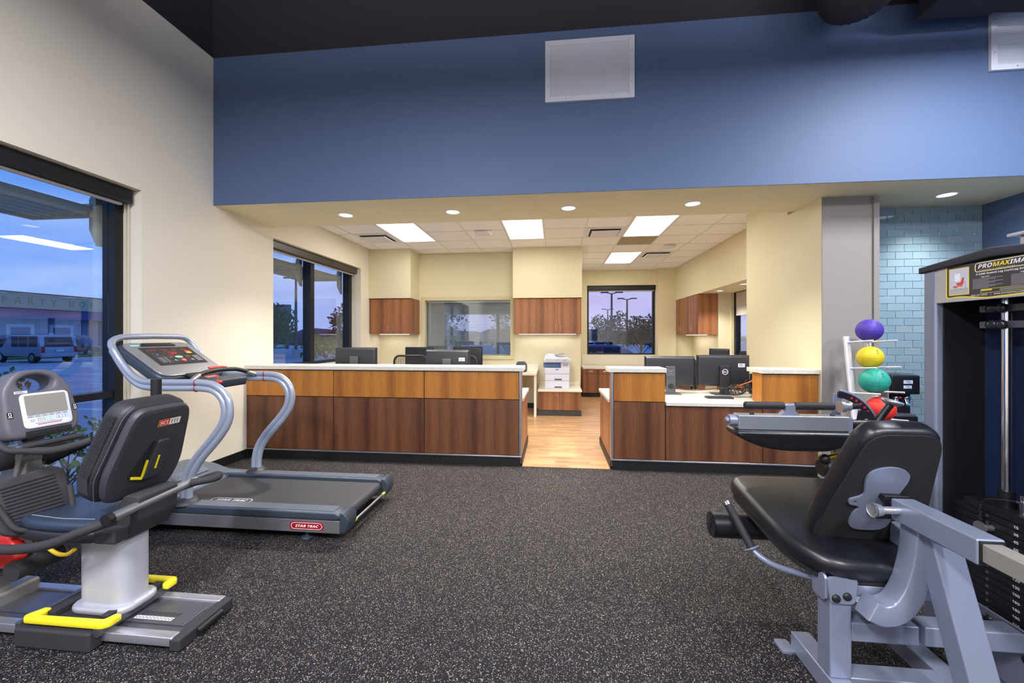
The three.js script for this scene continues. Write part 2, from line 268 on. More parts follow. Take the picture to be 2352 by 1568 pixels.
// suspended office ceiling: tiles and grid runners, each its own piece
const CEIL = 3.11, GX = -0.155, GZ = -7.02, T = 0.638;
const LIGHTS = [[GX - 4 * T, GZ + 2 * T], [GX - T, GZ + 2 * T], [GX + 2 * T, GZ + 2 * T], [GX + 2 * T, GZ - 2 * T]];
{
  const ceil = structGroup('ceiling_office', 'suspended office ceiling of white tiles');
  const skip = (x, z) => LIGHTS.some(([a, b]) => x > a && x < a + T && z < b && z > b - 2 * T);
  const tan = M('#a89d82', 0.9);
  for (let i = -6; i <= 5; i++) for (let j = -6; j <= 4; j++) {
    let x0 = GX + i * T, x1 = x0 + T, z0 = GZ + j * T, z1 = z0 + T; x0 = Math.max(x0, -3.6); x1 = Math.min(x1, 3.0); z0 = Math.max(z0, x1 < 0.4 ? -8.06 : -10.5); z1 = Math.min(z1, -4.82);
    if (x1 - x0 < 0.05 || z1 - z0 < 0.05 || skip((x0 + x1) / 2, (z0 + z1) / 2)) continue;
    const special = i === 2 && j === -1;
    obj('ceiling_tile', BX(x0 + 0.008, x1 - 0.008, CEIL + 0.003, CEIL + 0.02, z0 + 0.008, z1 - 0.008), special ? tan : MAT.tileCeil, ceil);
  }
  for (let i = -5; i <= 5; i++) { const x = GX + i * T; obj('grid_runner', BX(x - 0.011, x + 0.011, CEIL - 0.002, CEIL + 0.02, x < 0.4 ? -8.06 : -10.5, -4.82), MAT.grid, ceil); }
  for (let j = -5; j <= 3; j++) for (let i = -6; i <= 5; i++) {
    const z = GZ + j * T, x0 = Math.max(GX + i * T + 0.011, z < -8.06 ? 0.51 : -3.6), x1 = Math.min(GX + (i + 1) * T - 0.011, 3.0);
    if (x1 - x0 > 0.03 && !LIGHTS.some(([a, b]) => Math.abs(a - GX - i * T) < 0.01 && Math.abs(b - T - z) < 0.01)) obj('cross_runner', BX(x0, x1, CEIL - 0.002, CEIL + 0.02, z - 0.011, z + 0.011), MAT.grid, ceil);
  }
}
// ceiling troffers: frame, glowing diffuser and the light in front of it
const lightLabels = ['white ceiling light panel nearest the window wall', 'white ceiling light panel above the middle of the office', 'white ceiling light panel in front of the tan ceiling tile', 'white ceiling light panel farthest back, beyond the tan ceiling tile'];
for (const [k, [x0, z1]] of LIGHTS.entries()) {
  const label = lightLabels[k];
  const t = thing('ceiling_light', label, 'ceiling light', [x0 + T / 2, CEIL, z1 - T], 'office ceiling light panels');
  obj('frame', [BX(x0 + 0.01, x0 + 0.03, CEIL - 0.001, CEIL + 0.06, z1 - 2 * T + 0.01, z1 - 0.01), BX(x0 + T - 0.03, x0 + T - 0.01, CEIL - 0.001, CEIL + 0.06, z1 - 2 * T + 0.01, z1 - 0.01), BX(x0 + 0.01, x0 + T - 0.01, CEIL - 0.001, CEIL + 0.06, z1 - 2 * T + 0.01, z1 - 2 * T + 0.03), BX(x0 + 0.01, x0 + T - 0.01, CEIL - 0.001, CEIL + 0.06, z1 - 0.03, z1 - 0.01)], MAT.white, t);
  obj('diffuser', BX(x0 + 0.03, x0 + T - 0.03, CEIL + 0.01, CEIL + 0.03, z1 - 2 * T + 0.03, z1 - 0.03), MAT.glow, t);
  lampArea(T - 0.07, 2 * T - 0.07, V(x0 + T / 2, CEIL + 0.006, z1 - T), V(0, -1, 0), OFFICE_LIGHT);
}
// recessed downlights
function downlight(x, y, z, label, k, group, r = 0.075) {
  const t = thing('downlight', label, 'downlight', [x, y, z], group);
  obj('trim_ring', lathe([[r + 0.014, 0], [r + 0.012, -0.005], [r, -0.004], [r - 0.004, 0.002]], V(x, y, z), 32), MAT.white, t);
  obj('lens', lathe([[0, -0.0015], [r - 0.004, -0.0015], [r - 0.004, 0.001]], V(x, y, z), 32), MAT.glow, t);
  const s = new THREE.SpotLight(new THREE.Color().setRGB(...SPOT_LIGHT.color), SPOT_LIGHT.power * k, 0, 1.0, 0.7, 2); s.position.set(x, y - 0.012, z); s.target.position.set(x, y - 2, z); s.shadow.radius = 3; s.castShadow = true; scene.add(s, s.target);
}
downlight(-2.38, 2.81, -4.42, 'round soffit downlight nearest the window wall', 1, 'soffit downlights');
downlight(-1.13, 2.81, -4.43, 'round soffit downlight, second from the window wall', 1, 'soffit downlights');
downlight(0.15, 2.81, -4.43, 'round soffit downlight, third from the window wall', 1, 'soffit downlights');
downlight(1.44, 2.81, -4.42, 'round soffit downlight nearest the pier, above the low counter', 1, 'soffit downlights');
downlight(3.83, 2.81, -4.40, 'round downlight above the tiled alcove', 0.4, 'soffit downlights');
downlight(3.24, 2.32, -8.37, 'small round downlight in the niche beside the wall cabinet', 0.35, 'niche downlights', 0.06);
downlight(3.24, 2.32, -7.33, 'small round niche downlight at the pier edge', 0.35, 'niche downlights', 0.06);

// gym luminaires overhead, out of the picture: box housing with a glowing lens
for (const [x, z, k, y] of [[-1.6, 1.4, 2.7, 3.95], [1.5, 1.6, 1.7, 3.95], [-1.2, -1.0, 0.65, 3.95], [3.4, -2.3, 1.3, 3.95], [3.4, 1.2, 1.4, 3.95]]) {
  const t = thing('linear_light', x > 3 ? (z < 0 ? 'suspended gym light beside the duct, above the weight machine' : 'suspended gym light near the side wall behind the viewer') : x < 0 ? (z < 0 ? 'suspended gym light above the treadmill' : 'suspended gym light behind the viewer, window side') : 'suspended gym light behind the viewer, middle', 'ceiling light', [x, y, z], 'suspended gym lights');
  obj('housing', BX(x - 0.18, x + 0.18, y, y + 0.07, z - 0.62, z + 0.62, 0.01), MAT.white, t);
  obj('lens', BX(x - 0.16, x + 0.16, y - 0.006, y - 0.001, z - 0.6, z + 0.6), MAT.glow, t);
  for (const s of [-0.5, 0.5]) obj('suspension_cable', cyl(V(x, y + 0.07, z + s), V(x, 5.7, z + s), 0.003, 0.003, 6), MAT.steel, t);
  obj('upper_lens', BX(x - 0.16, x + 0.16, y + 0.071, y + 0.076, z - 0.6, z + 0.6), MAT.glow, t);
  lampArea(0.31, 1.19, V(x, y - 0.012, z), V(0, -1, 0), GYM_LIGHT, k); lampArea(0.31, 1.19, V(x, y + 0.082, z), V(0, 1, 0), GYM_LIGHT, k * 0.7);
}

// ---------------------------------------------------------------- windows
function pane(name, g, parent) { return obj(name, g, MAT.glass, parent); }
{ // window_1, gym side
  const w = structGroup('window_1', 'tall dark-framed gym window on the parking lot');
  obj('window_frame', [BX(-3.90, -3.78, 0.06, 2.7, -3.19, -3.12), BX(-3.90, -3.78, 0.06, 2.7, 0.53, 0.6), BX(-3.90, -3.78, 2.62, 2.7, -3.12, 0.53), BX(-3.90, -3.78, 0.06, 0.13, -3.12, 0.53), BX(-3.88, -3.80, 0.06, 2.7, -1.33, -1.26)], MAT.frame, w);
  obj('mullion', BX(-3.88, -3.79, 0.89, 0.95, -3.12, -1.33, 0.004), MAT.frame, w); obj('mullion', BX(-3.88, -3.79, 0.89, 0.95, -1.26, 0.53, 0.004), MAT.frame, w);
  for (const [z0, z1] of [[-3.12, -1.33], [-1.26, 0.53]]) { pane('pane', BX(-3.846, -3.84, 0.95, 2.62, z0, z1), w); pane('pane', BX(-3.846, -3.84, 0.13, 0.89, z0, z1), w); }
  const s = thing('roller_blind', 'black cassette of the rolled-up blind above the gym window', 'blind', [-3.7, 2.58, -1.3], 'roller blinds');
  obj('cassette', BX(-3.755, -3.655, 2.575, 2.69, -3.17, 0.55, 0.012), MAT.vinyl, s); obj('hem_bar', BX(-3.735, -3.70, 2.55, 2.574, -3.12, 0.52, 0.008), MAT.shade, s);
  obj('pull_cord', [cyl(V(-3.70, 0.5, -3.165), V(-3.70, 2.58, -3.165), 0.004, 0.004, 6), cyl(V(-3.735, 0.5, -3.165), V(-3.735, 2.58, -3.165), 0.004, 0.004, 6)], MAT.creamTrim, s);
}
{ // window_2, office side wall
  const w = structGroup('window_2', 'dark-framed office window on the street');
  obj('window_frame', [BX(-3.90, -3.78, 0.97, 2.69, -7.23, -7.13), BX(-3.90, -3.78, 0.97, 2.69, -4.93, -4.86), BX(-3.90, -3.78, 2.62, 2.69, -7.13, -4.93), BX(-3.90, -3.78, 0.97, 1.03, -7.13, -4.93)], MAT.frame, w);
  obj('mullion', BX(-3.90, -3.77, 1.03, 2.62, -6.03, -5.93, 0.004), MAT.frame, w);
  pane('pane', BX(-3.846, -3.84, 1.03, 2.62, -5.93, -4.93), w); pane('pane', BX(-3.846, -3.84, 1.03, 2.62, -7.13, -6.03), w);
  obj('window_sill', BX(-3.78, -3.58, 0.965, 0.985, -7.22, -4.87, 0.004), MAT.laminateTop, w);
  const s = thing('roller_blind', 'dark blind cassette above the two-pane office side window', 'blind', [-3.7, 2.58, -6.0], 'roller blinds');
  obj('cassette', BX(-3.755, -3.655, 2.575, 2.685, -7.2, -4.88, 0.012), M('#3a322c', 0.4), s); obj('hem_bar', BX(-3.735, -3.70, 2.55, 2.574, -7.16, -4.92, 0.008), MAT.shade, s);
  obj('pull_cord', cyl(V(-3.68, 1.1, -7.18), V(-3.68, 2.58, -7.18), 0.004, 0.004, 6), MAT.creamTrim, s);
}
{ // window_3, back wall of the office
  const w = structGroup('window_3', 'dark-framed back window with a view of lamp posts');
  obj('window_frame', [BX(0.83, 0.88, 0.96, 2.72, -10.75, -10.63), BX(2.49, 2.54, 0.96, 2.72, -10.75, -10.63), BX(0.88, 2.49, 2.66, 2.72, -10.75, -10.63), BX(0.88, 2.49, 0.96, 0.99, -10.75, -10.63)], MAT.frame, w);
  pane('pane', BX(0.88, 2.49, 0.99, 2.66, -10.70, -10.694), w);
  const s = thing('roller_blind', 'dark blind cassette above the window with the lamp post view', 'blind', [1.68, 2.6, -10.58], 'roller blinds');
  obj('cassette', BX(0.84, 2.53, 2.6, 2.71, -10.62, -10.53, 0.012), MAT.vinyl, s); obj('hem_bar', BX(0.87, 2.5, 2.565, 2.6, -10.6, -10.565, 0.01), MAT.shade, s);
}
{ // window_4, room behind the interior window
  const w = structGroup('window_4', 'window of the dim room behind the venetian blind');
  obj('window_frame', [BX(-2.94, -2.88, 0.9, 2.6, -10.75, -10.63), BX(-0.76, -0.7, 0.9, 2.6, -10.75, -10.63), BX(-2.88, -0.76, 2.54, 2.6, -10.75, -10.63), BX(-2.88, -0.76, 0.9, 0.96, -10.75, -10.63), BX(-1.53, -1.46, 0.96, 2.54, -10.75, -10.63)], MAT.frame, w);
  pane('pane', BX(-2.88, -1.53, 0.96, 2.54, -10.70, -10.694), w); pane('pane', BX(-1.46, -0.76, 0.96, 2.54, -10.70, -10.694), w);
  const s = thing('roller_blind', 'pale half-drawn roller blind seen through the venetian blind', 'blind', [-1.8, 2.03, -10.58], 'roller blinds');
  obj('fabric', BX(-2.93, -0.71, 2.03, 2.58, -10.582, -10.578), MAT.shade, s); obj('hem_bar', BX(-2.93, -0.71, 2.0, 2.03, -10.588, -10.572, 0.005), MAT.shade, s);
}
{ // window_5, niche on the far side
  const w = structGroup('window_5', 'dark-framed window of the niche');
  obj('window_frame', [BX(3.68, 3.78, 1.0, 2.32, -8.78, -8.70), BX(3.68, 3.78, 1.0, 2.32, -8.12, -8.06), BX(3.68, 3.78, 1.0, 2.32, -6.46, -6.4), BX(3.68, 3.78, 1.0, 1.05, -8.7, -6.46), BX(3.68, 3.78, 2.27, 2.32, -8.7, -6.46)], MAT.frame, w);
  pane('pane', BX(3.725, 3.731, 1.05, 2.27, -8.7, -8.12), w); pane('pane', BX(3.725, 3.731, 1.05, 2.27, -8.06, -6.46), w);
  const s = thing('roller_blind', 'pale roller blind drawn part way down the niche window', 'blind', [3.66, 1.85, -7.6], 'roller blinds');
  obj('fabric', BX(3.655, 3.659, 1.86, 2.3, -8.62, -6.45), MAT.shade, s); obj('hem_bar', BX(3.65, 3.664, 1.84, 1.86, -8.62, -6.45, 0.004), MAT.shade, s);
}
{ // window_6, interior window with trim, and its venetian blind
  const w = structGroup('window_6', 'interior window with cream trim');
  const t = 0.075; obj('window_trim', [BX(-2.63 - t, -2.63, 1.04 - t, 2.15 + t, -8.07, -8.03, 0.006), BX(-0.88, -0.88 + t, 1.04 - t, 2.15 + t, -8.07, -8.03, 0.006), BX(-2.63, -0.88, 2.15, 2.15 + t, -8.07, -8.03, 0.006), BX(-2.63, -0.88, 1.04 - t, 1.04, -8.07, -8.03, 0.006)], MAT.creamTrim, w);
  pane('pane', BX(-2.63, -0.88, 1.04, 2.15, -8.10, -8.095), w);
  const b = thing('venetian_blind', 'white venetian blind with open slats behind the interior window', 'blind', [-1.755, 1.05, -8.15]);
  obj('head_rail', BX(-2.61, -0.9, 2.11, 2.145, -8.165, -8.135, 0.003), MAT.white, b); obj('bottom_rail', BX(-2.61, -0.9, 1.05, 1.065, -8.165, -8.135, 0.003), MAT.white, b);
  const slat = beam(V(-2.61, 0, 0), V(-0.9, 0, 0), 0.025, 0.0012, 0, V(0, 1, 0.30));
  for (let k = 0; k < 44; k++) { const g = slat.clone(); g.translate(0, 1.088 + k * 0.0232, -8.15); obj('slat', g, MAT.white, b); }
  obj('ladder_cord', [-2.4, -1.98, -1.53, -1.08].map((x) => cyl(V(x, 1.05, -8.136), V(x, 2.13, -8.136), 0.0022, 0.0022, 5)), MAT.creamTrim, b);
  obj('tilt_wand', cyl(V(-2.55, 1.45, -8.13), V(-2.55, 2.12, -8.13), 0.004, 0.004, 6), MAT.white, b);
}

// ---------------------------------------------------------------- reception counters
const ZF = -4.40;
function frontPanel(t, name, x0, x1, y0, y1, m) { return obj(name, BX(x0 + 0.004, x1 - 0.004, y0 + 0.004, y1 - 0.004, ZF - 0.018, ZF, 0.0015, 1), m, t); }
{
  const t = thing('reception_counter', 'long wood-panelled reception counter beside the window wall', 'counter', [-2.0, 0, ZF], 'reception counters');
  obj('carcass', [BX(-3.597, -0.375, 0.0, 1.035, ZF - 0.14, ZF - 0.02), BX(-3.597, -0.375, 0.0, 0.69, ZF - 1.02, ZF - 0.97), BX(-3.597, -0.375, 0.64, 0.69, ZF - 1.0, ZF - 0.14)], MAT.vinyl, t);
  obj('plinth', BX(-3.597, -0.372, 0, 0.098, ZF - 0.02, ZF - 0.012), MAT.vinyl, t);
  obj('kick_strip', BX(-3.597, -0.358, 0.098, 0.116, ZF - 0.018, ZF + 0.006, 0.004), MAT.alu, t);
  for (const [x0, x1] of [[-3.597, -2.52], [-2.52, -1.45], [-1.45, -0.385]]) { frontPanel(t, 'lower_panel', x0, x1, 0.116, 0.728, MAT.woodDark); frontPanel(t, 'upper_panel', x0, x1, 0.728, 1.035, MAT.woodLight); }
  obj('corner_strip', BX(-0.385, -0.358, 0.1, 1.04, ZF - 0.02, ZF + 0.004, 0.004), MAT.alu, t);
  obj('end_panel', [BX(-0.374, -0.362, 0.03, 0.69, ZF - 1.04, ZF - 0.02), BX(-0.374, -0.362, 0.69, 1.04, ZF - 0.16, ZF - 0.02)], MAT.woodMid, t);
  obj('end_plinth', BX(-0.361, -0.352, 0, 0.09, ZF - 1.04, ZF - 0.01), MAT.vinyl, t);
  obj('desk_top', BX(-3.597, -0.345, 0.69, 0.73, ZF - 1.05, ZF - 0.142, 0.004), MAT.quartz, t);
  tag(obj('countertop', BX(-3.598, -0.335, 1.04, 1.086, -4.70, ZF + 0.03, 0.005), MAT.quartz), 'pale speckled stone top on the long counter by the window wall', 'countertop', 'raised stone counter tops');
}
{
  const t = thing('reception_counter', 'stepped wood-panelled reception counter beside the grey pier', 'counter', [1.6, 0, ZF], 'reception counters');
  obj('carcass', [BX(0.615, 1.15, 0, 1.035, ZF - 0.14, ZF - 0.02), BX(1.15, 2.13, 0, 0.69, ZF - 0.14, ZF - 0.02), BX(2.13, 2.655, 0, 1.035, ZF - 0.14, ZF - 0.02), BX(0.615, 2.655, 0, 0.69, ZF - 1.06, ZF - 1.0), BX(0.615, 2.655, 0.64, 0.69, ZF - 1.0, ZF - 0.14)], MAT.vinyl, t);
  obj('plinth', BX(0.613, 2.655, 0, 0.098, ZF - 0.02, ZF - 0.012), MAT.vinyl, t);
  obj('kick_strip', BX(0.598, 2.655, 0.098, 0.116, ZF - 0.018, ZF + 0.006, 0.004), MAT.alu, t);
  for (const [x0, x1] of [[0.625, 1.16], [1.16, 2.125], [2.125, 2.655]]) frontPanel(t, 'lower_panel', x0, x1, 0.116, x0 > 1 && x0 < 2 ? 0.69 : 0.728, MAT.woodDark);
  for (const [x0, x1] of [[0.625, 1.16], [2.125, 2.655]]) frontPanel(t, 'upper_panel', x0, x1, 0.728, 1.035, MAT.woodLight);
  obj('upper_panel_return', BX(2.115, 2.128, 0.735, 1.035, ZF - 0.2, ZF - 0.002), MAT.woodLight, t);
  obj('corner_strip', BX(0.598, 0.625, 0.1, 1.04, ZF - 0.02, ZF + 0.004, 0.004), MAT.alu, t);
  obj('end_panel', [BX(0.602, 0.614, 0.03, 0.69, ZF - 1.07, ZF - 0.02), BX(0.602, 0.614, 0.69, 1.04, ZF - 0.16, ZF - 0.02)], MAT.woodMid, t);
  obj('end_plinth', BX(0.592, 0.601, 0, 0.09, ZF - 1.07, ZF - 0.01), MAT.vinyl, t);
  obj('desk_top', BX(0.585, 2.657, 0.695, 0.733, ZF - 1.08, ZF - 0.142, 0.004), MAT.quartz, t);
  obj('low_worktop', BX(1.16, 2.115, 0.695, 0.733, ZF - 0.142, ZF + 0.03, 0.004), MAT.quartz, t);
  tag(obj('countertop', BX(0.57, 1.165, 1.04, 1.086, -4.66, ZF + 0.03, 0.005), MAT.quartz), 'short speckled stone top at the counter passage', 'countertop', 'raised stone counter tops');
  tag(obj('countertop', BX(2.1, 2.657, 1.04, 1.086, -4.70, ZF + 0.03, 0.005), MAT.quartz), 'short speckled stone top against the cream pier wall', 'countertop', 'raised stone counter tops');
}
// ---------------------------------------------------------------- wall and base cabinets
function pull(t, x, y0, y1, z, dir = V(0, 0, 1)) { return obj('handle', [tube([V(x, y0, z), V(x, y0, z).addScaledVector(dir, 0.028), V(x, y1, z).addScaledVector(dir, 0.028), V(x, y1, z)], 0.005, 0.012, 24, 8)], MAT.chrome, t); }
function pullH(t, x0, x1, y, z) { return obj('handle', tube([V(x0, y, z), V(x0, y, z + 0.028), V(x1, y, z + 0.028), V(x1, y, z)], 0.005, 0.012, 24, 8), MAT.chrome, t); }
function door(t, x0, x1, y0, y1, z, m = MAT.woodMid) { return obj('door', BX(x0 + 0.002, x1 - 0.002, y0 + 0.002, y1 - 0.002, z, z + 0.019, 0.0015, 1), m, t); }
function stripLamp(x, y, z, w, d, t) { obj('light_strip', BX(x - w / 2, x + w / 2, y - 0.012, y - 0.002, z - d / 2, z + d / 2), MAT.glow, t); lampArea(w * 0.96, d * 0.9, V(x, y - 0.016, z), V(0, -1, 0), STRIP_LIGHT); }
{
  const t = thing('wall_cabinet', 'two-door wooden wall cabinet in the corner by the side window', 'cabinet', [-3.2, 1.47, -7.8], 'wall cabinets');
  obj('body', BX(-3.59, -2.75, 1.47, 2.15, -8.05, -7.575), MAT.woodMid, t);
  pull(door(t, -3.57, -3.17, 1.47, 2.14, -7.574), -3.21, 1.53, 1.63, -7.555); pull(door(t, -3.17, -2.755, 1.47, 2.14, -7.574), -3.1, 1.53, 1.63, -7.555);
  stripLamp(-3.2, 1.47, -7.85, 0.6, 0.05, t);
}
{
  const t = thing('wall_cabinet', 'three-door wooden wall cabinet above the photocopier', 'cabinet', [-0.14, 1.47, -7.85], 'wall cabinets');
  obj('body', BX(-0.77, 0.5, 1.47, 2.145, -8.05, -7.69), MAT.woodMid, t);
  pull(door(t, -0.765, -0.35, 1.47, 2.13, -7.689), -0.40, 1.52, 1.62, -7.67); pull(door(t, -0.35, 0.06, 1.47, 2.13, -7.689), 0.015, 1.52, 1.62, -7.67); pull(door(t, 0.06, 0.495, 1.47, 2.13, -7.689), 0.115, 1.52, 1.62, -7.67);
  stripLamp(-0.14, 1.47, -7.88, 1.1, 0.05, t);
}
{
  const t = thing('wall_cabinet', 'four-door wooden wall cabinet in the niche', 'cabinet', [3.2, 1.46, -9.6], 'wall cabinets');
  obj('body', BX(3.02, 3.395, 1.46, 2.315, -10.41, -8.87), MAT.woodMid, t);
  for (let k = 0; k < 4; k++) { const z0 = -10.41 + k * 0.385, d = obj('door', BX(3.0, 3.019, 1.462, 2.31, z0 + 0.002, z0 + 0.383), MAT.woodMid, t); pull(d, 3.0, 1.53, 1.64, z0 + (k % 2 ? 0.05 : 0.335), V(-1, 0, 0)); }
  stripLamp(3.2, 1.46, -9.6, 0.06, 1.2, t);
}
{
  const t = thing('base_cabinet', 'low two-door wooden cabinet under the photocopier', 'cabinet', [0.1, 0, -7.6], 'base cabinets');
  obj('body', BX(-0.29, 0.47, 0.095, 0.43, -8.05, -7.31), MAT.woodMid, t); obj('plinth', BX(-0.305, 0.475, 0, 0.095, -8.05, -7.285), M('#3c3c3a', 0.6), t);
  pull(door(t, -0.285, 0.09, 0.1, 0.425, -7.309), 0.035, 0.27, 0.37, -7.29); pull(door(t, 0.09, 0.465, 0.1, 0.425, -7.309), 0.145, 0.27, 0.37, -7.29);
  obj('worktop', [BX(-0.3, 0.485, 0.43, 0.465, -8.055, -7.265, 0.004), BX(-0.3, 0.485, 0.465, 0.53, -8.055, -8.035, 0.004)], MAT.laminateTop, t);
}
{
  const t = thing('base_cabinet', 'wooden base cabinet with drawers under the lamp post window', 'cabinet', [1.8, 0, -10], 'base cabinets');
  obj('body', BX(0.66, 3.39, 0.1, 0.66, -10.35, -9.62), MAT.woodMid, t); obj('plinth', BX(0.66, 3.39, 0, 0.1, -10.35, -9.66), MAT.vinyl, t);
  for (let k = 0; k < 8; k++) { const x0 = 0.664 + k * 0.34; pull(door(t, x0, x0 + 0.338, 0.105, 0.545, -9.619), x0 + (k % 2 ? 0.05 : 0.29), 0.39, 0.49, -9.6); const d = obj('drawer', BX(x0 + 0.002, x0 + 0.336, 0.55, 0.656, -9.619, -9.6, 0.0015, 1), MAT.woodMid, t); pullH(d, x0 + 0.11, x0 + 0.23, 0.61, -9.6); }
  obj('worktop', [BX(0.66, 3.395, 0.66, 0.70, -10.375, -9.58, 0.004), BX(0.69, 2.555, 0.70, 0.95, -10.49, -10.40)], MAT.laminateTop, t);
}
{
  const t = thing('desk', 'cream laminate desk along the wall below the interior window', 'desk', [-1.8, 0, -7.6], 'office desks');
  obj('worktop', [BX(-3.595, -0.315, 0.735, 0.78, -8.05, -7.1, 0.005), BX(-3.595, -0.315, 0.78, 0.87, -8.055, -8.035, 0.004)], MAT.laminateTop, t);
  obj('support_panel', BX(-0.36, -0.32, 0, 0.735, -7.26, -7.12), MAT.laminateTop, t); obj('support_panel', BX(-0.36, -0.342, 0.0, 0.735, -7.6, -7.3), MAT.woodMid, t); obj('support_panel', BX(-2.2, -2.17, 0, 0.735, -7.9, -7.2), MAT.woodMid, t);
  obj('toe_strip', BX(-3.59, -0.37, 0, 0.1, -8.055, -8.04), MAT.vinyl, t);
}
{
  const t = thing('desk', 'cream laminate desk in the niche below the niche window', 'desk', [3.3, 0, -7.8], 'office desks');
  obj('worktop', BX(3.02, 3.6, 0.72, 0.76, -8.82, -5.97, 0.005), MAT.laminateTop, t); for (const z of [-6.1, -8.0]) obj('support_panel', BX(3.05, 3.35, 0, 0.72, z - 0.02, z + 0.02), MAT.woodMid, t);
}
// ---------------------------------------------------------------- ceiling fittings
function diffuser(x, z, label) {
  const h = 0.3, t = thing('air_diffuser', label, 'air vent', [x, CEIL, z], 'ceiling air diffusers'), y = CEIL - 0.004;
  obj('frame', slab([[-h, -h], [h, -h], [h, h], [-h, h]], 0.006, V(x, y + 0.004, z), V(1, 0, 0), V(0, 0, 1), { holes: [rectHole(-h + 0.06, h - 0.06, -h + 0.06, h - 0.06)] }), MAT.white, t);
  obj('slot', slab([[-h + 0.06, -h + 0.06], [h - 0.06, -h + 0.06], [h - 0.06, h - 0.06], [-h + 0.06, h - 0.06]], 0.004, V(x, y + 0.006, z), V(1, 0, 0), V(0, 0, 1)), M('#3b3a38', 0.9), t);
  obj('face_plate', BX(x - h + 0.085, x + h - 0.085, y - 0.028, y - 0.018, z - h + 0.085, z + h - 0.085, 0.003), MAT.white, t);
  obj('stem', cyl(V(x, y - 0.02, z), V(x, y + 0.004, z), 0.02, 0.02, 10), MAT.white, t);
}
diffuser(GX - 4.5 * T, GZ + 0.5 * T, 'square white ceiling air diffuser nearest the window wall');
diffuser(GX + 1.5 * T, GZ + 0.5 * T, 'square white ceiling air diffuser beside the light over the low counter');
diffuser(GX + 3.5 * T, GZ - 2.5 * T, 'square white ceiling air diffuser beside the farthest light panel');
{
  const t = thing('smoke_detector', 'white wedge-shaped sensor on the ceiling between two light panels', 'sensor', [-1.15, CEIL, -6.45]);
  obj('body', slab([[-0.13, -0.1], [0.13, -0.1], [0.13, 0.1], [-0.13, 0.1]], 0.045, V(-1.15, CEIL - 0.003, -6.45), V(1, 0, 0), V(0, 0, 1), { r: 0.05, bevel: 0.012 }), MAT.white, t);
  obj('sensor_cap', lathe([[0, -0.062], [0.03, -0.06], [0.04, -0.046]], V(-1.15, CEIL, -6.45)), MAT.grid, t);
}
{
  const t = thing('wireless_access_point', 'small rounded white device with a blue light on the ceiling', 'access point', [2.12, CEIL, -7.8]);
  obj('body', slab([[-0.1, -0.1], [0.1, -0.1], [0.1, 0.1], [-0.1, 0.1]], 0.036, V(2.12, CEIL - 0.003, -7.8), V(1, 0, 0), V(0, 0, 1), { r: 0.05, bevel: 0.01 }), MAT.white, t);
  obj('status_light', ball(V(2.12, CEIL - 0.04, -7.8), 0.006), M('#3060ff', 0.4, 0, { emissive: '#3a6cff', emissiveIntensity: 2 }), t);
}
// ---------------------------------------------------------------- wall grilles and ducts on the blue wall
function wallGrille(x0, x1, y0, y1, label) {
  const t = thing('wall_grille', label, 'air vent', [(x0 + x1) / 2, y0, -3.93], 'white wall grilles'), f = 0.05;
  obj('frame', [BX(x0, x0 + f, y0, y1, -3.94, -3.912, 0.003), BX(x1 - f, x1, y0, y1, -3.94, -3.912, 0.003), BX(x0 + f, x1 - f, y0, y0 + f, -3.94, -3.912, 0.003), BX(x0 + f, x1 - f, y1 - f, y1, -3.94, -3.912, 0.003)], MAT.grille, t);
  const n = 24, p = (y1 - y0 - 2 * f) / n, louver = beam(V(x0 + f, 0, 0), V(x1 - f, 0, 0), 0.027, 0.0015, 0, V(0, -0.9, 1));
  for (let k = 0; k < n; k++) { const g = louver.clone(); g.translate(0, y0 + f + (k + 0.5) * p, -3.926); obj('louver', g, MAT.grille, t); }
  for (const [x, y] of [[x0 + 0.025, y0 + 0.15], [x1 - 0.025, y0 + 0.15], [x0 + 0.025, y1 - 0.15], [x1 - 0.025, y1 - 0.15], [x0 + 0.2, y0 + 0.025], [x1 - 0.2, y0 + 0.025]]) obj('screw', cyl(V(x, y, -3.913), V(x, y, -3.91), 0.005, 0.005, 8), MAT.steel, t);
}
wallGrille(-0.09, 0.75, 3.675, 4.265, 'white louvred wall grille in the middle of the blue wall');
wallGrille(3.755, 4.47, 3.72, 4.31, 'white louvred wall grille cut by the picture edge below the black duct');
{
  const t = thing('air_duct', 'black flexible air duct sagging in front of the blue wall', 'duct', [2.9, 4.0, -3.4]);
  const P = smooth([V(2.35, 4.62, -3.62), V(2.36, 4.18, -3.62), V(2.52, 4.16, -3.55), V(2.72, 4.40, -3.45), V(2.86, 4.52, -3.1), V(3.2, 4.6, -2.9)], 60);
  const g = tube(P, 0.14, 0, 120, 20), pos = g.attributes.position; for (let i = 0; i < pos.count; i++) { const k = 1 + 0.0; pos.setY(i, pos.getY(i) + 0.006 * Math.sin(pos.getX(i) * 120)); }
  obj('sleeve', g, MAT.black, t);
}
{
  const t = thing('duct_box', 'black sheet-metal duct box hanging above the weight machine', 'duct', [3.5, 4.05, -3.3]);
  obj('body', slab([[3.05, 4.13], [3.95, 4.08], [4.3, 4.3], [4.3, 5.0], [3.05, 5.0]], 0.5, V(0, 0, -3.75), V(1, 0, 0), V(0, 1, 0)), MAT.black, t);
  obj('flange', BX(3.03, 3.6, 4.09, 4.13, -3.76, -3.22), MAT.black, t);
}

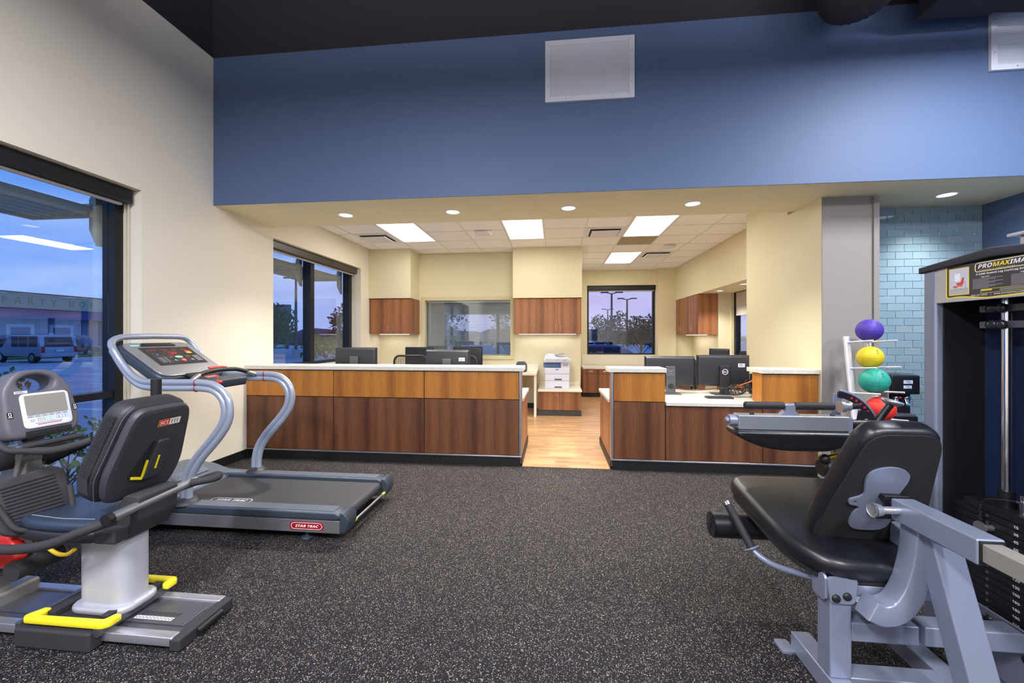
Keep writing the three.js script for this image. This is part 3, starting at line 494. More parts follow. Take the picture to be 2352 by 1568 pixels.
// ---------------------------------------------------------------- things on the desks
const logoTex = canvasTex(128, 128, (g) => { g.clearRect(0, 0, 128, 128); g.fillStyle = '#5d5d62'; g.fillRect(0, 0, 128, 128); g.strokeStyle = '#1c1c20'; g.lineWidth = 9; g.beginPath(); g.arc(64, 64, 52, 0, 7); g.stroke(); g.fillStyle = '#1c1c20'; g.font = 'bold 36px sans-serif'; g.textAlign = 'center'; g.textBaseline = 'middle'; g.fillText('DELL', 64, 66); });
const logoTexDark = canvasTex(128, 128, (g) => { g.fillStyle = '#1a1a1d'; g.fillRect(0, 0, 128, 128); g.strokeStyle = '#e6e6ea'; g.lineWidth = 9; g.beginPath(); g.arc(64, 64, 52, 0, 7); g.stroke(); g.fillStyle = '#e6e6ea'; g.font = 'bold 36px sans-serif'; g.textAlign = 'center'; g.textBaseline = 'middle'; g.fillText('DELL', 64, 66); });
const stickerTex = canvasTex(128, 64, (g) => { g.fillStyle = '#e4e6ee'; g.fillRect(0, 0, 128, 64); g.fillStyle = '#30323a'; g.fillRect(10, 10, 70, 8); g.fillRect(10, 26, 108, 10); g.fillRect(10, 44, 84, 8); });
const monoShell = M('#232328', 0.38), standGrey = M('#5d5d62', 0.35, 0.6), screenBlack = M('#0a0b10', 0.2);
function monitor(cx, yTop, z, w, h, yDesk, label, { turn = 0, stand = 'grey', logo = true, sticker = false, front = false } = {}) {   // seen from its back; screen faces -z unless front
  const t = thing('monitor', label, 'monitor', [cx, yDesk, z], 'computer monitors'), o = V(cx, 0, z), U = V(1, 0, 0), yb = yTop - h;
  obj('shell', [BX(cx - w / 2, cx + w / 2, yb, yTop, z - 0.03, z - 0.008, 0.006), slab([[-w / 2 + 0.006, -h / 2 + 0.006], [w / 2 - 0.006, -h / 2 + 0.006], [w / 2 - 0.006, h / 2 - 0.006], [-w / 2 + 0.006, h / 2 - 0.006]], 0.06, V(cx, (yb + yTop) / 2, z - 0.04), U, V(0, 1, 0), { bevel: 0.0285, seg: 4 })], monoShell, t);
  obj('vent_slot', BX(cx - w * 0.36, cx + w * 0.36, yTop - 0.04, yTop - 0.034, z + 0.014, z + 0.0195), MAT.vinyl, t);
  obj('screen', BX(cx - w / 2 + 0.012, cx + w / 2 - 0.012, yb + 0.02, yTop - 0.012, z - 0.032, z - 0.0295), screenBlack, t);
  const sm = stand === 'grey' ? standGrey : monoShell, st = obj('stand', [BX(cx - 0.055, cx + 0.055, yDesk + 0.01, (yb + yTop) / 2 + 0.06, z + 0.03, z + 0.055, 0.006), BX(cx - 0.12, cx + 0.12, yDesk, yDesk + 0.012, z - 0.09, z + 0.08, 0.005)], sm, t);
  if (logo) obj('logo', card(0.075, 0.075, V(cx, (yb + yTop) / 2 - 0.01, z + 0.0565), U, V(0, 1, 0)), printed(stand === 'grey' ? logoTex : logoTexDark), st);
  if (stand === 'grey' && logo) obj('cable_hole', lathe([[0, 0], [0.026, 0], [0.03, 0.003], [0.034, 0]], V(cx, yDesk + 0.1, z + 0.0555), 24, V(0, 0, 1)), MAT.blackPlastic, st);
  if (sticker) obj('sticker', card(0.075, 0.042, V(cx + w * 0.33, yTop - 0.12, z + 0.0205), U, V(0, 1, 0)), printed(stickerTex), t);
  if (turn || front) { t.rotation.y = turn + (front ? Math.PI : 0); }
  return t;
}
monitor(-2.535, 1.28, -4.95, 0.56, 0.345, 0.73, 'black monitor seen from behind on the long counter, nearest the side window', { logo: false });
monitor(-1.33, 1.255, -4.95, 0.56, 0.345, 0.73, 'black monitor with a white sticker on its back, on the long counter', { logo: false, sticker: true });
monitor(-2.6, 1.215, -7.62, 0.56, 0.345, 0.782, 'black monitor on the wall desk behind the mesh chair', { logo: false, front: true });
monitor(-1.62, 1.23, -7.5, 0.56, 0.345, 0.782, 'black monitor on the wall desk in front of the venetian blind', { logo: false, front: true });
monitor(1.37, 1.185, -5.02, 0.58, 0.36, 0.733, 'black monitor on a silver stand on the low counter', { turn: 0.0 });
monitor(1.99, 1.2, -5.04, 0.6, 0.37, 0.733, 'black monitor on a black stand among cables on the low counter', { stand: 'black', sticker: true });
monitor(3.05, 1.195, -7.9, 0.34, 0.3, 0.76, 'small dark monitor in the niche nearest the wall cabinet', { logo: false, turn: -0.35, front: true });
monitor(3.36, 1.17, -7.4, 0.34, 0.3, 0.76, 'small dark monitor in the niche close to the niche window', { logo: false, turn: -0.1, front: true });

{
  const t = thing('photocopier', 'white photocopier with blue trays on the low cabinet', 'photocopier', [0.06, 0.465, -7.6]);
  const pw = M('#dfe0ee', 0.5), pb = M('#5f7fa8', 0.5), x0 = -0.185, x1 = 0.275, z0 = -7.95, z1 = -7.42;
  obj('paper_drawer', BX(x0 + 0.01, x1 - 0.01, 0.467, 0.61, z0, z1 + 0.004, 0.008), pw, t); obj('paper_drawer', BX(x0 + 0.01, x1 - 0.01, 0.613, 0.73, z0, z1 + 0.004, 0.008), pw, t);
  obj('body', [BX(x0, x1, 0.733, 0.845, z0, z1, 0.012), BX(x0 + 0.3, x1, 0.84, 0.945, z0, z1 - 0.01, 0.008), BX(x0, x1, 0.84, 0.945, z0, z0 + 0.2, 0.008)], pw, t);
  obj('handle_recess', BX(0.0, 0.13, 0.487, 0.51, z1 + 0.003, z1 + 0.008), MAT.greyPlastic, t); obj('handle_recess', BX(0.0, 0.13, 0.628, 0.65, z1 + 0.003, z1 + 0.008), MAT.greyPlastic, t);
  obj('output_tray', slab([[-0.2, 0], [0.12, 0], [0.12, 0.095], [-0.2, 0.095]], 0.25, V(x0 + 0.18, 0.848, z0 + 0.2), V(1, 0, 0), V(0, 1, 0), { r: 0.015 }), pb, t);
  obj('scanner', BX(x0 - 0.01, x1 + 0.02, 0.945, 1.005, z0, z1 + 0.03, 0.012), pw, t);
  obj('control_panel', slab([[x0 + 0.02, 0], [x1, 0], [x1, 0.05], [x0 + 0.02, 0.05]], 0.01, V(0, 0.96, z1 + 0.026), V(1, 0, 0), V(0, 1, 0), { r: 0.008 }), M('#c9cad6', 0.5), t);
  obj('button', [0, 1, 2].map((k) => cyl(V(0.16 + k * 0.025, 0.985, z1 + 0.034), V(0.16 + k * 0.025, 0.985, z1 + 0.041), 0.008, 0.008, 10)), M('#5f9fd0', 0.4), t);
  obj('document_feeder', slab([[x0 - 0.005, 1.005], [x1 - 0.02, 1.005], [x1 - 0.04, 1.03], [x0 + 0.22, 1.045], [x0 + 0.16, 1.085], [x0 + 0.05, 1.085], [x0, 1.05]], 0.42, V(0, 0, z0 + 0.06), V(1, 0, 0), V(0, 1, 0), { r: 0.025, bevel: 0.006 }), pw, t);
  obj('feed_tray', beam(V(x0 + 0.16, 1.055, z0 + 0.27), V(x0 + 0.37, 1.105, z0 + 0.27), 0.32, 0.006, 0.002), pb, t);
  obj('badge', BX(0.02, 0.07, 0.81, 0.825, z1, z1 + 0.003, 0.001), M('#2f4fa8', 0.4), t);
  obj('vent', BX(x1 - 0.12, x1 - 0.03, 0.88, 0.93, z1 - 0.012, z1 - 0.008), M('#b9bacb', 0.5), t);
}
{
  const t = thing('label_printer', 'small dark label printer at the end of the wall desk', 'printer', [-0.6, 0.78, -7.35]);
  obj('body', slab([[-0.09, 0], [0.1, 0], [0.1, 0.13], [0.05, 0.19], [-0.06, 0.19], [-0.09, 0.15]], 0.2, V(-0.6, 0.783, -7.45), V(1, 0, 0), V(0, 1, 0), { r: 0.03, bevel: 0.015 }), M('#4b525e', 0.5), t);
  obj('label_roll', BX(-0.65, -0.56, 0.96, 0.982, -7.41, -7.32, 0.01), MAT.paper, t);
}
// swivel chairs with mesh backs
function officeChair(x, z, label, turn) {
  const t = thing('office_chair', label, 'chair', [x, 0, z], 'black mesh office chairs');
  obj('seat', slab([[-0.24, -0.24], [0.24, -0.24], [0.25, 0.22], [-0.25, 0.22]], 0.09, V(x, 0.55, z), V(1, 0, 0), V(0, 0, 1), { r: 0.08, bevel: 0.03 }), MAT.darkGrey, t);
  const arc = (y, k) => Array.from({ length: 9 }, (_, i) => { const a = (i / 8 - 0.5) * 1.0; return V(x + 0.24 * k * Math.sin(a) / Math.sin(0.5), y, z + 0.26 - 0.08 * (1 - Math.cos(a)) * 2.2 + 0.0); });
  const mesh = []; for (let r = 0; r <= 16; r++) mesh.push(tube(arc(0.68 + r * 0.026, 0.97), 0.0035, 0, 18, 5));
  for (let i = 0; i < 15; i++) { const a = (i / 14 - 0.5) * 1.0, px = x + 0.233 * Math.sin(a) / Math.sin(0.5), pz = z + 0.26 - 0.08 * (1 - Math.cos(a)) * 2.2; mesh.push(cyl(V(px, 0.67, pz), V(px, 1.11, pz), 0.003, 0.003, 5)); }
  obj('mesh_back', mesh, MAT.blackPlastic, t);
  obj('back_frame', [tube([V(x - 0.24, 0.66, z + 0.235), V(x - 0.24, 1.08, z + 0.235), ...arc(1.13, 0.8), V(x + 0.24, 1.08, z + 0.235), V(x + 0.24, 0.66, z + 0.235)], 0.016, 0.05, 60, 10), tube(arc(0.66, 1), 0.016, 0, 20, 10), beam(V(x, 0.5, z + 0.15), V(x, 0.7, z + 0.25), 0.08, 0.03)], MAT.blackPlastic, t);
  for (const s of [-1, 1]) obj('armrest', [tube([V(x + s * 0.22, 0.5, z), V(x + s * 0.29, 0.52, z), V(x + s * 0.29, 0.72, z)], 0.016, 0.04, 24, 8), BX(x + s * 0.29 - 0.04, x + s * 0.29 + 0.04, 0.72, 0.75, z - 0.12, z + 0.13, 0.014)], MAT.blackPlastic, t);
  obj('gas_column', cyl(V(x, 0.1, z), V(x, 0.47, z), 0.03), MAT.steel, t);
  for (let k = 0; k < 5; k++) { const a = k * 1.2566, e = V(x + 0.3 * Math.cos(a), 0.075, z + 0.3 * Math.sin(a)); const l = obj('base_leg', beam(V(x, 0.11, z), e, 0.045, 0.03), MAT.blackPlastic, t); obj('caster', cyl(e.clone().add(V(-0.02, -0.045, 0)), e.clone().add(V(0.02, -0.045, 0)), 0.03), MAT.vinyl, l); }
  t.rotation.y = turn; return t;
}
officeChair(-2.2, -6.15, 'black mesh office chair between two monitors at the long counter', 0.15);
officeChair(-1.22, -6.1, 'black mesh office chair half hidden behind the stickered monitor', -0.5);
officeChair(1.66, -6.0, 'mesh office chair behind the two monitors at the low counter', 0.1);
{
  const t = thing('cable_bundle', 'tangle of orange and black cables behind the black-standed monitor', 'cables', [2.0, 0.735, -4.85]);
  const om = M('#d9722c', 0.5), wire = (n, m, c) => { for (let k = 0; k < n; k++) obj('cable', curveTube([V(1.98 + rr(-0.05, 0.1), 0.75 + rr(0, 0.02), -4.84 + rr(-0.04, 0.06)), V(2.0 + rr(-0.1, 0.15), 0.78 + rr(0, 0.08), -4.82 + rr(-0.05, 0.05)), V(2.12 + rr(-0.1, 0.1), 0.75 + rr(0, 0.12), -4.84 + rr(-0.05, 0.06)), V(2.22 + rr(-0.04, 0.03), 0.745 + rr(0, 0.2), -4.87 + rr(-0.05, 0.05)), V(2.27 + rr(-0.01, 0.01), 0.78 + rr(0, 0.16), -4.95)], 0.0045, 40, 6), m, t); };
  wire(9, MAT.blackPlastic); wire(1, om); wire(2, M('#5a5c62', 0.5));
  obj('cable', curveTube([V(1.38, 0.83, -4.955), V(1.5, 0.80, -4.93), V(1.7, 0.80, -4.9), V(1.9, 0.83, -4.87), V(2.03, 0.82, -4.85)], 0.006, 50, 6), MAT.blackPlastic, t);
  obj('cable', curveTube([V(2.0, 0.82, -4.83), V(2.1, 0.87, -4.83), V(2.2, 0.9, -4.86), V(2.28, 0.95, -4.82)], 0.007, 40, 6), om, t);
}
{
  const t = thing('docking_station', 'black docking station with plugs beside the stone top at the pier', 'computer dock', [2.33, 0.735, -5.0]);
  obj('body', BX(2.31, 2.42, 0.737, 0.98, -5.1, -4.86, 0.01), MAT.blackPlastic, t); obj('plug', [0, 1, 2, 3, 4].map((k) => BX(2.32 + (k % 2) * 0.045, 2.355 + (k % 2) * 0.045, 0.78 + k * 0.036, 0.8 + k * 0.036, -4.86, -4.835, 0.004)), MAT.creamTrim, t); obj('status_light', ball(V(2.31, 0.765, -4.858), 0.005), M('#40ff70', 0.4, 0, { emissive: '#40ff70', emissiveIntensity: 1.5 }), t);
}
tag(obj('envelope', BX(1.6, 1.78, 0.7335, 0.736, -4.62, -4.52), M('#f0ead8', 0.7)), 'pale envelope lying on the low counter', 'envelope');
{
  const t = thing('keyboard', 'black keyboard on the low counter between the monitors', 'keyboard', [1.83, 0.734, -4.72]);
  obj('body', BX(1.68, 1.96, 0.734, 0.75, -4.77, -4.67, 0.004), MAT.blackPlastic, t); obj('keys', Array.from({ length: 36 }, (_, k) => BX(1.69 + (k % 12) * 0.0222, 1.708 + (k % 12) * 0.0222, 0.749, 0.755, -4.76 + ((k / 12) | 0) * 0.03, -4.737 + ((k / 12) | 0) * 0.03)), MAT.darkGrey, t);
}

// ---------------------------------------------------------------- treadmill
const starTex = (bg, line, ink, red) => canvasTex(512, 128, (g, w, h) => {
  g.fillStyle = bg; g.fillRect(0, 0, w, h); g.strokeStyle = line; g.lineWidth = 8; g.beginPath(); g.roundRect(8, 10, w - 16, h - 20, 52); g.stroke();
  g.fillStyle = ink; g.font = 'italic bold 66px sans-serif'; g.textAlign = 'center'; g.textBaseline = 'middle'; g.save(); g.translate(w / 2, h / 2 + 2); g.scale(1.12, 0.9); g.fillText('STAR TRAC', 0, 0); g.restore();
});
{
  const t = thing('treadmill', 'grey treadmill facing the gym window', 'treadmill', [-2.4, 0, -3.04]);
  const silver = M('#a3abbb', 0.3, 0.35), slate = M('#5b6472', 0.4, 0.3), gun = M('#3c4450', 0.4, 0.3), dark = M('#25272c', 0.5), fascia = M('#77777c', 0.42, 0.5), belt = M('#2b2b31', 0.6);
  const zn = -2.64, zf = -3.44;
  // side rails
  for (const [za, zb, s] of [[zn, zn - 0.13, 1], [zf + 0.13, zf, -1]]) {
    const r = obj('side_rail', slab([[-3.36, 0.15], [-1.5, 0.15], [-1.47, 0.165], [-1.47, 0.185], [-1.5, 0.205], [-3.36, 0.205]], Math.abs(za - zb), V(0, 0, Math.min(za, zb)), V(1, 0, 0), V(0, 1, 0), { bevel: 0.01 }), gun, t);
    obj('foot_strip', BX(-2.95, -1.52, 0.205, 0.209, Math.min(za, zb) + 0.02, Math.max(za, zb) - 0.02), slate, r);
    obj('rail_skirt', BX(-3.3, -1.47, 0.06, 0.15, Math.min(za, zb) + 0.012, Math.max(za, zb) - 0.004, 0.006), fascia, t);
    obj('end_cap', slab([[-1.47, 0.065], [-1.43, 0.07], [-1.41, 0.12], [-1.41, 0.17], [-1.44, 0.205], [-1.47, 0.205]], Math.abs(za - zb), V(0, 0, Math.min(za, zb)), V(1, 0, 0), V(0, 1, 0), { bevel: 0.006 }), gun, t);
  }
  obj('belt', [BX(-2.98, -1.50, 0.15, 0.178, -3.305, -2.775), cyl(V(-1.50, 0.14, -3.305), V(-1.50, 0.14, -2.775), 0.038, 0.038, 24)], belt, t);
  obj('belt_logo', card(0.335, 0.075, V(-2.44, 0.1795, -2.835), V(1, 0, 0), V(0, 0, -1)), printed(starTex('#2b2b31', '#e8e8ee', '#e8e8ee'), 0.6), t);
  obj('deck_underside', BX(-3.0, -1.56, 0.07, 0.15, -3.3, -2.78), dark, t);
  obj('rear_bar', cyl(V(-1.435, 0.095, -3.32), V(-1.435, 0.095, -2.76), 0.009), MAT.steel, t);
  for (const z of [-2.79, -3.28]) obj('adjuster', cyl(V(-1.435, 0.095, z - 0.02), V(-1.435, 0.095, z + 0.02), 0.012, 0.012, 8), M('#b9c24a', 0.5), t);
  const bd = obj('side_badge', slab([[-0.125, -0.028], [0.125, -0.028], [0.125, 0.028], [-0.125, 0.028]], 0.004, V(-1.71, 0.107, zn - 0.0055), V(1, 0, 0), V(0, 1, 0), { r: 0.028, bevel: 0.001 }), M('#8e1420', 0.4), t);
  obj('badge_print', card(0.232, 0.05, V(-1.71, 0.107, zn - 0.001), V(1, 0, 0), V(0, 1, 0)), printed(starTex('#8e1420', '#f4f0f0', '#f4f0f0'), 0.4), bd);
  // motor hood
  obj('motor_hood', slab([[-3.5, 0.06], [-2.88, 0.06], [-2.88, 0.2], [-2.98, 0.22], [-3.12, 0.29], [-3.3, 0.315], [-3.45, 0.27], [-3.5, 0.16]], 0.66, V(0, 0, -3.37), V(1, 0, 0), V(0, 1, 0), { r: 0.05, bevel: 0.03 }), slate, t);
  for (const [a, b] of [[-2.78, -2.66], [-3.42, -3.3]]) obj('hood_fairing', slab([[-3.4, 0.19], [-2.86, 0.19], [-2.98, 0.225], [-3.1, 0.265], [-3.3, 0.285], [-3.4, 0.25]], 0.12, V(0, 0, a), V(1, 0, 0), V(0, 1, 0), { r: 0.03, bevel: 0.02 }), slate, t);
  obj('hood_lettering', card(0.46, 0.085, V(-3.06, 0.268, -3.04), V(0, 0, -1), V(-0.9, 0.45, 0)), printed(canvasTex(512, 96, (g, w, h) => { g.fillStyle = '#5b6472'; g.fillRect(0, 0, w, h); g.fillStyle = '#48505c'; g.font = 'bold 76px sans-serif'; g.textAlign = 'center'; g.textBaseline = 'middle'; g.fillText('STAR TRAC', w / 2, h / 2 + 4); }), 0.4), t);
  // feet
  for (const [x, z] of [[-1.74, -2.7], [-1.74, -3.38], [-3.2, -2.7], [-3.2, -3.38]]) obj('foot', lathe([[0, 0], [0.045, 0], [0.045, 0.008], [0.018, 0.018], [0.008, 0.03], [0.008, 0.07]], V(x, 0.0, z)), gun, t);
  // twin-tube uprights and handrail loop
  const side = [[-2.68, 0.2], [-2.68, 0.3], [-2.655, 0.41], [-2.59, 0.52], [-2.43, 0.705], [-2.37, 0.80], [-2.355, 0.89], [-2.385, 0.985], [-2.46, 1.045], [-2.56, 1.062], [-2.75, 1.062], [-2.95, 1.062], [-3.05, 1.07], [-3.13, 1.11], [-3.22, 1.2], [-3.30, 1.31]];
  const curve = (z, off) => { const c = smooth(side.map(([x, y]) => V(x, y, z)), 90); return c.map((p, i) => { const d = c[Math.min(c.length - 1, i + 1)].clone().sub(c[Math.max(0, i - 1)]).normalize(), n = new THREE.Vector3().crossVectors(d, V(0, 0, 1)); return p.clone().addScaledVector(n, off); }); };
  const a = curve(-2.70, 0.021), b = curve(-3.40, 0.021).reverse(), e = a[a.length - 1];
  const loop = [...a, V(-3.325, 1.375, -2.72), V(-3.33, 1.408, -2.77), V(-3.33, 1.418, -2.85), V(-3.33, 1.418, -3.25), V(-3.33, 1.408, -3.33), V(-3.325, 1.375, -3.38), ...b];
  obj('handrail', tube(smooth(loop, 320), 0.0235, 0, 340, 14), silver, t);
  for (const z of [-2.70, -3.40]) obj('inner_rail', tube(curve(z, -0.021).map((p, i, a) => { const q = curve(z, 0.012)[i], k = step(a.length - 26, a.length - 1, i); return p.lerp(q, k); }), 0.0235, 0, 120, 14), silver, t);
  for (const z of [-2.70, -3.40]) {
    obj('upright_boot', lathe([[0.085, 0], [0.075, 0.012], [0.055, 0.035], [0.0, 0.036]], V(-2.68, 0.207, z)), dark, t);
    obj('clamp_ring', [1.083, 1.041].map((y) => { const g = new THREE.TorusGeometry(0.0235, 0.004, 8, 24); g.rotateY(Math.PI / 2); g.translate(-2.60, y, z); return metreUV(g); }), M('#8a1c26', 0.35), t);
  }
  // console
  const up = V(-0.34, 0.225, 0).normalize(), right = V(0, 0, -1), nrm = new THREE.Vector3().crossVectors(right, up), mid = V(-3.1, 1.2475, -3.015);
  const at = (u, v, n = 0) => mid.clone().addScaledVector(right, u).addScaledVector(up, v).addScaledVector(nrm, n);
  obj('console_shell', slab([[-0.30, 0.18], [-0.265, 0.225], [0.265, 0.225], [0.30, 0.18], [0.30, -0.21], [0.26, -0.255], [-0.26, -0.255], [-0.30, -0.21]], 0.075, at(0, 0, -0.08), right, up, { r: 0.05, bevel: 0.02 }), gun, t);
  obj('console_face', slab([[-0.285, 0.17], [-0.25, 0.21], [0.25, 0.21], [0.285, 0.17], [0.285, -0.19], [0.24, -0.238], [-0.24, -0.238], [-0.285, -0.19]], 0.014, at(0, 0, -0.006), right, up, { r: 0.045, bevel: 0.005 }), M('#a5a5aa', 0.35, 0.6), t);
  obj('book_clip', slab([[-0.17, 0.155], [0.13, 0.155], [0.1, 0.19], [-0.14, 0.19]], 0.012, at(0, 0, 0.006), right, up, { r: 0.01, bevel: 0.003 }), MAT.blackPlastic, t);
  const disp = canvasTex(820, 460, (g, w, h) => {
    g.fillStyle = '#26262b'; g.fillRect(0, 0, w, h); g.strokeStyle = '#55565c'; g.lineWidth = 3; g.strokeRect(8, 8, w - 16, h - 16);
    const led = (x, y, ww, hh) => { g.fillStyle = '#4a1216'; g.fillRect(x, y, ww, hh); g.fillStyle = '#8f1d20'; g.fillRect(x + 5, y + 5, ww - 10, hh - 10); };
    led(120, 50, 120, 34); led(300, 50, 110, 34); led(470, 50, 110, 34); led(635, 50, 110, 34);
    g.strokeStyle = '#8a8a90'; g.beginPath(); g.roundRect(300, 112, 250, 92, 30); g.stroke(); g.fillStyle = '#2c0b0d'; g.fillRect(330, 124, 190, 68); g.fillStyle = '#ff3a34'; g.font = 'bold 66px monospace'; g.textAlign = 'center'; g.textBaseline = 'middle'; g.fillText('1GRA', 425, 160);
    const gr = ['#e8453a', '#f0883a', '#f2c94a']; gr.forEach((c, i) => { g.fillStyle = c; g.fillRect(668, 104 + i * 24, 90, 24); });
    g.fillStyle = '#8fd69b'; g.beginPath(); g.ellipse(452, 262, 66, 30, 0, 0, 7); g.fill(); g.fillStyle = '#e8f4ea'; g.font = 'bold 22px sans-serif'; g.fillText('START', 452, 264);
    g.fillStyle = '#d2404a'; g.beginPath(); g.arc(470, 346, 40, 0, 7); g.fill(); g.fillStyle = '#fff'; g.fillText('STOP', 470, 348);
    g.strokeStyle = '#8a8a92'; for (const [x, y, ww, hh] of [[90, 150, 150, 76], [90, 250, 150, 150], [262, 240, 140, 120], [560, 240, 110, 120]]) { g.strokeRect(x, y, ww, hh); }
    g.fillStyle = '#9fa3ad'; for (let i = 0; i < 4; i++) { g.fillRect(104, 268 + i * 32, 76, 12); g.beginPath(); g.arc(212, 274 + i * 32, 12, 0, 7); g.fill(); }
    g.fillStyle = '#4f79c4'; g.beginPath(); g.arc(160, 186, 17, 0, 7); g.fill(); led(282, 262, 80, 30); led(580, 262, 70, 30);
    g.fillStyle = '#b9bcc6'; for (let i = 0; i < 4; i++) for (let k = 0; k < 3; k++) { g.beginPath(); g.arc(712 + k * 32, 256 + i * 38, 12, 0, 7); g.fill(); }
    g.fillStyle = '#c9ccd4'; for (const [x, y] of [[320, 330], [604, 330]]) { g.beginPath(); g.arc(x + 14, y, 8, 0, 7); g.fill(); g.fillRect(x, y + 10, 34, 8); g.fillRect(x + 8, y + 20, 34, 6); }
    g.font = 'bold 15px sans-serif'; g.fillText('TIME', 95, 68); g.fillText('SPEED', 330, 250); g.fillText('INCLINE', 612, 250);
  });
  obj('display', card(0.43, 0.245, at(0.01, 0.015, 0.009), right, up), printed(disp, 0.3, { emissive: '#ffffff', emissiveMap: disp, emissiveIntensity: 0.12 }), t);
  obj('badge', card(0.075, 0.025, at(-0.2, 0.168, 0.009), right, up), printed(canvasTex(96, 32, (g) => { g.fillStyle = '#5fb7b4'; g.fillRect(0, 0, 96, 32); g.fillStyle = '#d6efec'; g.fillRect(8, 10, 80, 10); })), t);
  for (const z of [-2.83, -3.27]) obj('console_arm', beam(V(-3.2, 1.06, z), V(-2.75, 1.05, z), 0.1, 0.045), dark, t);
  obj('tray', slab([[-0.24, -0.06], [0.24, -0.06], [0.26, 0.06], [-0.26, 0.06]], 0.07, V(-2.74, 1.01, -3.05).addScaledVector(V(0, 1, 0), 0.0), V(0, 0, -1), V(-1, 0.15, 0), { r: 0.03, bevel: 0.012 }), gun, t);
  obj('tray_panel', slab([[-0.12, -0.09], [0.12, -0.09], [0.12, 0.07], [-0.12, 0.07]], 0.02, V(-2.84, 1.085, -3.02), V(0, 0, -1), V(-0.8, 0.35, 0), { r: 0.02, bevel: 0.005 }), MAT.blackPlastic, t);
  obj('tray_badge', card(0.12, 0.03, V(-2.80, 1.093, -3.05), V(0, 0, -1), V(-0.8, 0.35, 0)), printed(starTex('#c23a5a', '#f2d6dc', '#f2d6dc')), t);
  obj('sensor_bar', tube([V(-2.66, 1.085, -2.70), V(-2.70, 1.14, -2.86), V(-2.72, 1.15, -3.05), V(-2.73, 1.14, -3.24), V(-2.68, 1.075, -3.40)], 0.018, 0.06, 60, 12), MAT.blackPlastic, t);
  for (const [p, q] of [[V(-2.663, 1.09, -2.72), V(-2.688, 1.123, -2.81)], [V(-2.683, 1.08, -3.38), V(-2.71, 1.11, -3.31)]]) obj('pulse_sensor', cyl(p, q, 0.0195, 0.0195, 16), MAT.steel, t);
  obj('stop_key', [ball(V(-2.655, 1.055, -2.96), 0.022, 0.7, 0.7, 1.5), cyl(V(-2.66, 1.06, -2.96), V(-2.71, 1.14, -2.98), 0.003, 0.003, 6)], M('#c8262a', 0.35), t);
  obj('stop_pad', slab([[-0.09, -0.02], [0.09, -0.02], [0.07, 0.02], [-0.07, 0.02]], 0.012, V(-2.74, 1.163, -3.03), V(0, 0, -1), V(-1, 0.2, 0), { r: 0.012, bevel: 0.004 }), M('#c8262a', 0.35), t);
}

